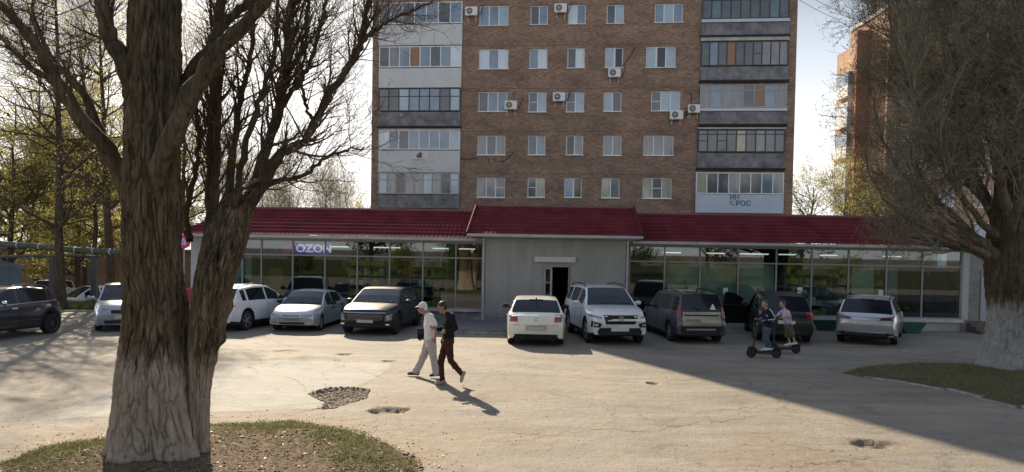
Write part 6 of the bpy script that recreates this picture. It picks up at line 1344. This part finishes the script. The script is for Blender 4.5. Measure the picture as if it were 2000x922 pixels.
def hand(mb, wrist, dirv, side, sc=1.0, curl=.5):
    """palm, four unequal bent fingers and a thumb; side: unit vector towards the thumb"""
    w = Vector(wrist); d = Vector(dirv).normalized(); s = (Vector(side)-d*Vector(side).dot(d)).normalized(); n = d.cross(s).normalized(); S = sc
    rcone(mb, w, w+d*.085*S, .027*S, .036*S, 10, .55, n)
    for k, (off, ln) in enumerate(((.030, .070), (.010, .080), (-.010, .074), (-.029, .058))):
        a = w+d*.088*S+s*off*S; b = a+(d*math.cos(curl)+n*math.sin(curl))*ln*.5*S; c = b+(d*math.cos(curl*2.2)+n*math.sin(curl*2.2))*ln*.5*S
        rcone(mb, a, b, .0095*S, .009*S, 8); rcone(mb, b, c, .009*S, .0075*S, 8)
    a = w+d*.03*S+s*.026*S; b = a+(s*.7+d*.7)*.04*S; c = b+(d*.9+n*.3+s*.1)*.032*S; rcone(mb, a, b, .012*S, .0105*S, 8); rcone(mb, b, c, .0105*S, .009*S, 8)
def head(mb, c, f, S=1.0):
    """skull, jaw, nose, brow, ears; c: skull centre, f: facing"""
    c = Vector(c); f = Vector(f).normalized(); s = Vector((0, 0, 1)).cross(f).normalized(); u = f.cross(s)
    ellip(mb, c+u*.025*S-f*.01*S, .098*S, .077*S, .098*S, f); ellip(mb, c+f*.032*S-u*.055*S, .060*S, .056*S, .068*S, f); rcone(mb, c+f*.062*S-u*.095*S, c+f*.062*S-u*.093*S, .024*S, .024*S)
    rcone(mb, c+f*.090*S+u*.004*S, c+f*.112*S-u*.036*S, .010*S, .014*S, 8); rcone(mb, c+f*.078*S+u*.022*S+s*.035*S, c+f*.078*S+u*.022*S-s*.035*S, .016*S, .016*S, 8)
    for q in (1, -1): ellip(mb, c-f*.008*S-u*.02*S+s*q*.078*S, .020*S, .010*S, .032*S, f); ellip(mb, c+f*.060*S-u*.022*S+s*q*.036*S, .026*S, .024*S, .024*S, f)
def face_parts(t, c, f, S=1.0):
    c = Vector(c); f = Vector(f).normalized(); s = Vector((0, 0, 1)).cross(f).normalized(); u = f.cross(s)
    for q in (1, -1):
        m = MB(); ellip(m, c+f*.080*S+u*.002*S+s*q*.032*S, .009*S, .014*S, .007*S, f); m.build('eye', mat('eye_dark', (.05, .04, .035), .3), t, True)
    m = MB(); ellip(m, c+f*.088*S-u*.070*S, .008*S, .024*S, .007*S, f); m.build('mouth', mat('lips', (.30, .13, .11), .6), t, True)
def hair_cap(c, f, S, name, m, t, low=.0):
    c = Vector(c); f = Vector(f).normalized(); u = f.cross(Vector((0, 0, 1)).cross(f).normalized()); mb = MB()
    ellip(mb, c+u*.040*S-f*.018*S, .100*S, .083*S, .090*S, f); ellip(mb, c+u*.0*S-f*.045*S, .066*S, .078*S, .080*S+low*S, f); return fuse(mb, name, m, t, .010*S, 3, .4)
SKIN = mat('skin', (.42, .26, .19), .55, spec=.35, var=.06, vscale=8); SKINT = mat('skin_tan', (.30, .18, .125), .55, spec=.35, var=.06, vscale=8)
def cloth(name, c, **k): return mat('cloth_'+name, c, .9, spec=.12, bump=.35, bscale=9, var=.10, vscale=6, **k)
HAIRD = mat('hair_dark', (.025, .018, .014), .6, var=.3, vscale=30); HAIRB = mat('hair_brown', (.075, .045, .028), .6, var=.3, vscale=30)

def person(label, base, J, spec, group=None):
    """J: joint positions (world) ; spec: clothing"""
    t = thing('person', label, 'person', base, 0, group); B = Vector(base); S = spec.get('S', 1.0)
    j = {k: Vector(v)-B for k, v in J.items()}; f = Vector(spec['face']); hc = j['head']
    wf = spec.get('wide', 1.0)
    mb = MB(); head(mb, hc, f, S*spec.get('hs', 1.0)); hs = S*spec.get('hs', 1.0)
    rcone(mb, hc-Vector((0, 0, .06*S))-f.normalized()*.012, j['neck'], .052*S, .056*S)
    mid0 = (j['shn']+j['shf'])/2; rcone(mb, j['neck'], mid0, .056*S, .07*S); rcone(mb, mid0, j['pelvis'], .07*S, .095*S)
    for a in ('n', 'f'):
        rcone(mb, j['sh'+a], j['el'+a], .045*S, .036*S); rcone(mb, j['el'+a], j['wr'+a], .037*S, .025*S); hand(mb, j['wr'+a], j['hd'+a]-j['wr'+a], spec['th'+a], S*.98, spec.get('curl'+a, .5))
        rcone(mb, j['hip'+a], j['kn'+a], .068*S, .046*S); rcone(mb, j['kn'+a], j['an'+a], .048*S, .034*S); rcone(mb, j['an'+a], j['to'+a].lerp(j['an'+a], .5), .036*S, .030*S)
    fuse(mb, 'body', spec.get('skin', SKIN), t, .0075, 2, .35); face_parts(t, hc, f, hs)
    if spec.get('hair'): hair_cap(hc, f, hs, 'hair', spec['hair'], t)
    # top
    mb = MB(); fl = spec.get('fit', 1.0); sp = (j['shn']-j['shf'])*.5; mid = (j['shn']+j['shf'])/2
    chest = mid.lerp(j['pelvis'], .33); waist = mid.lerp(j['pelvis'], .72); hem = mid.lerp(j['pelvis'], spec.get('hem', 1.08)); sd = sp.normalized()
    for q in (-1, 1):
        rcone(mb, mid+sd*q*.075*S, chest+sd*q*.085*S, .088*S*fl, .115*S*fl); rcone(mb, chest+sd*q*.085*S, waist+sd*q*.065*S, .115*S*fl, .108*S*fl); rcone(mb, waist+sd*q*.065*S, hem+sd*q*.07*S, .108*S*fl, .118*S*fl)
    rcone(mb, j['neck'].lerp(mid, .2), mid, .066*S, .10*S*fl)
    for a in ('n', 'f'):
        rcone(mb, mid+(j['sh'+a]-mid)*.75, j['sh'+a], .078*S*fl, .070*S*fl)
        if spec['sleeve'] == 'long': rcone(mb, j['sh'+a], j['el'+a], .068*S*fl, .056*S*fl); rcone(mb, j['el'+a], j['el'+a].lerp(j['wr'+a], .92), .056*S*fl, .043*S*fl)
        else: e = j['sh'+a].lerp(j['el'+a], .72); rcone(mb, j['sh'+a], e, .070*S*fl, .066*S*fl)
    fuse(mb, spec['topname'], spec['top'], t, .011, 4, .7, .012)
    # trousers
    mb = MB(); lf = spec.get('legfit', 1.0)
    rcone(mb, j['hipn'], j['hipf'], .125*S, .125*S); rcone(mb, j['pelvis']+Vector((0, 0, .05*S)), j['pelvis'], .12*S, .125*S)
    for a in ('n', 'f'):
        kk = spec.get('legend', .95)
        if kk > .5: rcone(mb, j['hip'+a], j['kn'+a], .105*S*lf, .078*S*lf); rcone(mb, j['kn'+a], j['kn'+a].lerp(j['an'+a], kk), .078*S*lf, spec.get('cuff', .060)*S*lf)
        else: rcone(mb, j['hip'+a], j['kn'+a].lerp(j['an'+a], kk), .108*S*lf, .088*S*lf)
    fuse(mb, spec['legname'], spec['leg'], t, .011, 4, .7, .012)
    for a in ('n', 'f'):
        an, to = j['an'+a], j['to'+a]; d = (to-an); mb = MB(); dn = d.normalized(); dwn = spec.get('dn'+a, Vector((0, 0, -1))); heel = an+dwn*.045*S-dn*.045*S; ball = to-dn*.035*S+Vector((0, 0, .012*S))
        rcone(mb, an+dwn*.005*S, heel, .050*S, .044*S, 12); rcone(mb, heel, ball, .046*S, .043*S, 12, .8); rcone(mb, an.lerp(heel, .3), ball, .045*S, .036*S)
        fuse(mb, 'shoe', spec['shoe'+a], t, .008, 2, .5)
    return t, j
def Q(D):
    def q(px, py, dy=0.0): return P(px, py, D+dy)
    return q
dark_sole = mat('shoe_dark', (.07, .06, .05), .8, var=.2); SH_T = mat('shoe_tan', (.30, .26, .21), .8, var=.2); SH_W = mat('shoe_white', (.60, .58, .54), .7, var=.1)
gw = 'two people walking across the lot'
# ---- person in black, nearer
D = G(858, 753).y; q = Q(D); base = (G(872, 752).x, D, 0)
J = dict(head=q(864, 600), neck=q(873, 611), shn=q(882, 618, -.19), shf=q(875, 616, .19), eln=q(890, 642, -.24), elf=q(874, 641, .20), wrn=q(871, 648, -.20), wrf=q(853, 643, .06), hdn=q(862, 650, -.14), hdf=q(842, 639, .04),
  pelvis=q(875, 664), hipn=q(876, 668, -.09), hipf=q(872, 668, .09), knn=q(880, 704, -.07), knf=q(861, 706, .09), ann=q(902, 731, -.06), anf=q(864, 744, .09), ton=q(901, 748, -.06), tof=q(849, 752, .09))
person('person in a black long-sleeved top and dark brown trousers, walking left', base, J, dict(face=(-.93, -.12, -.30), skin=SKINT, hair=HAIRD, top=cloth('black', (.014, .014, .016)), topname='sweatshirt', sleeve='long', leg=cloth('brown', (.055, .026, .022)), legname='trousers', legfit=.92, shoen=SH_T, shoef=SH_T, hem=1.06,
  thn=(-.2, .3, 1), thf=(0, -.3, 1), curln=.7, curlf=.25, dnn=Vector((.9, 0, -.25)), fit=1.02), gw)
# ---- person in white
D = G(840, 737).y; q = Q(D); base = (G(832, 736).x, D, 0)
J = dict(head=q(825, 601.5), neck=q(834, 613), shn=q(841, 619, -.18), shf=q(835, 618, .18), eln=q(852, 640, -.22), elf=q(831, 642, .24), wrn=q(850, 659, -.20), wrf=q(824, 655, .22), hdn=q(849, 669, -.2), hdf=q(820, 664, .2),
  pelvis=q(840, 664), hipn=q(842, 668, -.09), hipf=q(838, 668, .09), knn=q(847, 700, -.08), knf=q(826, 699, .08), ann=q(852, 729, -.08), anf=q(812, 727, .08), ton=q(839, 735.5, -.08), tof=q(796, 731.5, .08))
tw, jw = person('person in a white t-shirt, white cap and light grey trousers, walking left', base, J, dict(face=(-.95, -.1, -.22), skin=SKINT, hair=None, top=cloth('white', (.66, .65, .66)), topname='t_shirt', sleeve='short', leg=cloth('pale_grey', (.42, .39, .38)), legname='trousers', legfit=1.12, cuff=.075, shoen=dark_sole, shoef=dark_sole, hem=1.15,
  thn=(-1, 0, .2), thf=(-1, 0, .2), curln=.5, curlf=.6, fit=1.06), gw)
hair_cap(jw['head'], (-.95, -.1, -.22), 1.04, 'cap', cloth('cap_white', (.60, .60, .60)), tw)
m = MB(); c = jw['head']+Vector((-.10, -.012, .035)); ellip(m, c, .065, .066, .010, Vector((-.95, -.1, -.35))); m.build('cap_peak', cloth('cap_white', (.6, .6, .6)), tw, True)
bgt = thing('shoulder_bag', 'small black shoulder bag hanging at the far side of the person in white', 'bag', base); b_ = q(823, 652, .16)-Vector(base)
mb = MB(); mb.box(b_.x-.09, b_.x+.09, b_.y-.035, b_.y+.035, b_.z-.13, b_.z+.13); o = mb.build('pouch', cloth('bag_black', (.016, .016, .018)), bgt); md = o.modifiers.new('b', 'BEVEL'); md.width = .03; md.segments = 3
MB().box(b_.x-.092, b_.x+.092, b_.y-.041, b_.y-.036, b_.z+.0, b_.z+.12).build('flap', M_BLK, bgt)
s0 = jw['shn']; MB().tube([b_+Vector((.05, 0, .12)), jw['shf'].lerp(jw['pelvis'], .5)+Vector((-.14, .02, .05)), jw['neck'].lerp(jw['shf'], .5)+Vector((-.07, .02, .03)), jw['neck'].lerp(jw['shn'], .5)+Vector((.02, 0, .075)), jw['shn'].lerp(jw['pelvis'], .45)+Vector((.13, .05, 0)), b_+Vector((.09, 0, .10))], .011, 6).build('strap', M_BLK, bgt)

# ---- e-scooters and their riders
M_SCO = mat('scooter_black', (.02, .02, .022), .45, var=.2); M_SCOR = mat('scooter_red', (.30, .03, .03), .5); M_SCOG = mat('scooter_grey', (.20, .20, .21), .4, metal=.6)
def scooter(label, fw, rw_, D, r, hx, hz, tilt=0.0):
    a = P(fw[0], fw[1], D); b = P(rw_[0], rw_[1], D); base = ((a.x+b.x)/2, D, 0); B = Vector(base); d = Vector(((b-a).x, (b-a).y, 0)); L = d.length
    t = thing('electric_scooter', label, 'scooter', base, 0, 'electric scooters'); fx, rx = a.x-B.x, b.x-B.x
    for x in (fx, rx):
        w = MB().lathe([(r*.60, -.03), (r*.85, -.035), (r, -.015), (r, .015), (r*.85, .035), (r*.60, .03)], 20, (x, 0, r), 'y').build('wheel', M_TYRE, t, True, 40)
        m = MB().lathe([(r*.61, -.022), (r*.45, -.018), (0, -.026)], 16, (x, 0, r), 'y').lathe([(r*.61, .022), (r*.45, .018), (0, .026)], 16, (x, 0, r), 'y')
        for k in range(5): q_ = k*2*math.pi/5; m.bar((x, -.026, r), (x+r*.6*math.cos(q_), -.024, r+r*.6*math.sin(q_)), .018, .01)
        m.build('hub', M_SCO, w)
    MB().prism([(fx+.16, r*.85), (fx+.30, r*.78), (rx-.14, r*.78), (rx-.07, r*1.15), (rx-.10, r*1.45), (rx-.22, r*1.30), (fx+.30, r*1.30), (fx+.14, r*1.7)], -.075, .075).build('deck', M_SCO, t)
    MB().box(fx+.31, rx-.21, -.068, .068, r*1.30+.002, r*1.30+.008).build('deck_mat', M_TYRE, t); MB().box(fx+.32, rx-.22, -.0775, -.0755, r*.95, r*1.08).build('red_stripe', M_SCOR, t)
    top = Vector((hx, 0, hz)); hd_ = Vector((fx+.05, 0, r*2.3))
    MB().tube([hd_, top], .026, 10).build('stem', M_SCO, t); MB().tube([(fx+.15, 0, r*1.5), (fx+.09, 0, r*2.0), hd_], .032, 8).build('neck', M_SCO, t)
    MB().bar((fx, -.05, r), hd_+Vector((0, -.03, -.02)), .022).bar((fx, .05, r), hd_+Vector((0, .03, -.02)), .022).build('fork', M_SCO, t)
    MB().tube([(fx+r*1.22*math.cos(q_), 0, r+r*1.22*math.sin(q_)) for q_ in np.linspace(.5, 2.3, 8)], .03, 6).build('mudguard', M_SCO, t)
    MB().tube([(rx+r*1.2*math.cos(q_), 0, r+r*1.2*math.sin(q_)) for q_ in np.linspace(.6, 2.6, 8)], .028, 6).build('mudguard', M_SCO, t)
    hb_ = MB().tube([top+Vector((.05, -.27, .02)), top+Vector((0, -.1, .03)), top+Vector((0, .1, .03)), top+Vector((.05, .27, .02))], .013, 8).build('handlebar', M_SCO, t)
    for q_ in (-1, 1): MB().tube([top+Vector((.03, q_*.16, .026)), top+Vector((.05, q_*.27, .021))], .018, 8).build('grip', M_TYRE, hb_)
    MB().box(top.x-.03, top.x+.03, -.04, .04, top.z+.045, top.z+.075).build('display', M_SCOG, t); MB().lathe([(0, 0), (.026, .004), (.022, .03), (0, .032)], 12, (top.x-.06, 0, top.z-.08), 'x').build('headlight', M_HEAD, t)
    return t, B, top
D1 = G(1492, 699).y; q = Q(D1)
hp_ = q(1482, 627); bx1 = (P(1468, 690, D1).x+P(1516, 691, D1).x)/2
t1, B1_, top1 = scooter('front black electric scooter, its whole front wheel and deck in view', (1467.5, 688), (1516.5, 690), D1, .135, hp_.x-bx1, hp_.z)
gr = 'riders on electric scooters'; base = (q(1499, 690).x, D1, 0)
hb0 = B1_+top1
J = dict(head=q(1494, 593.5), neck=q(1497, 603), shn=q(1503, 609, -.15), shf=q(1494, 608, .15), eln=q(1511, 622, -.20), elf=q(1485, 619, .22), wrn=q(1500, 626, -.22), wrf=hb0+Vector((.05, .20, .035)), hdn=hb0+Vector((.04, -.21, .03)), hdf=hb0+Vector((-.03, .215, .025)),
  pelvis=q(1498, 640), hipn=q(1499, 643, -.07), hipf=q(1496, 643, .07), knn=q(1498, 662, -.07), knf=q(1493, 662, .07), ann=q(1505, 680, -.02), anf=q(1499, 680, .03), ton=q(1494, 684.5, -.03), tof=q(1487, 684.5, .03))
J['wrn'] = hb0+Vector((.11, -.21, .045))
tk, jk = person('child in a navy jacket with white sleeve stripes, on the front scooter', base, J, dict(S=.84, hs=1.08, face=(-.75, -.62, -.12), hair=HAIRB, top=cloth('navy', (.018, .02, .034)), topname='jacket', sleeve='long', leg=cloth('denim', (.075, .105, .15)), legname='jeans', shoen=SH_W, shoef=SH_W, hem=1.0, thn=(0, .9, .2), thf=(0, -.9, .2), curln=1.1, curlf=1.1), gr)
wh = cloth('stripe_white', (.60, .60, .62))
for a, dy in (('n', -.056), ('f', -.055)): MB().tube([jk['neck'].lerp(jk['sh'+a], .8)+Vector((0, -.03, .065)), jk['sh'+a]+Vector((.03, dy, .03)), jk['sh'+a].lerp(jk['el'+a], .5)+Vector((.035, dy, .012)), jk['el'+a]+Vector((.03, dy+.006, -.01)), jk['el'+a].lerp(jk['wr'+a], .8)+Vector((0, dy+.012, -.005))], .012, 6).build('sleeve_stripe', wh, tk)
m = MB(); mid = (jk['shn']+jk['shf'])/2; ellip(m, mid.lerp(jk['pelvis'], .25)+Vector((-.04, -.125, 0)), .03, .012, .034, Vector((1, 0, 0))); m.build('chest_emblem', wh, tk, True)
D2 = G(1540, 690).y; q = Q(D2)
hp_ = q(1513, 622); bx2 = (P(1508, 681, D2).x+P(1554.5, 682, D2).x)/2
t2, B2_, top2 = scooter('rear black electric scooter, partly hidden behind the front rider', (1508, 680.5), (1554.5, 682), D2, .13, hp_.x-bx2, hp_.z)
base = (q(1541, 682).x, D2, 0); hb0 = B2_+top2
J = dict(head=q(1528, 594), neck=q(1532, 603.5), shn=q(1539, 609, -.15), shf=q(1529, 608, .14), eln=q(1545, 621, -.17), elf=q(1519, 616, .2), wrn=q(1536, 628, -.18), wrf=hb0+Vector((.06, .20, .04)), hdn=q(1529, 632, -.19), hdf=hb0+Vector((-.02, .21, .03)),
  pelvis=q(1540, 633), hipn=q(1541, 636, -.07), hipf=q(1539, 636, .07), knn=q(1546, 652, -.06), knf=q(1538, 653, .06), ann=q(1553, 669, -.02), anf=q(1543, 671, .03), ton=q(1543, 674, -.03), tof=q(1532, 675.5, .03))
J['wrn'] = hb0+Vector((.13, -.20, .05)); J['hdn'] = hb0+Vector((.05, -.21, .03)); J['eln'] = q(1543, 620, -.22)
person('child in a white and violet patterned shirt and olive shorts on the rear scooter', base, J, dict(S=.82, hs=1.08, face=(-.85, -.5, -.1), hair=HAIRB, top=mat('cloth_print', (.70, .66, .72), .9, spec=.1, col2=(.30, .20, .42), vscale=7, stretch=(2.2, 2.2, .5)), topname='shirt', sleeve='short', leg=cloth('olive', (.10, .105, .075)), legname='shorts', legend=.15, legfit=1.15, shoen=SH_W, shoef=SH_W, hem=1.0, thn=(0, .9, .2), thf=(0, -.9, .2), curln=1.1, curlf=1.1), gr)
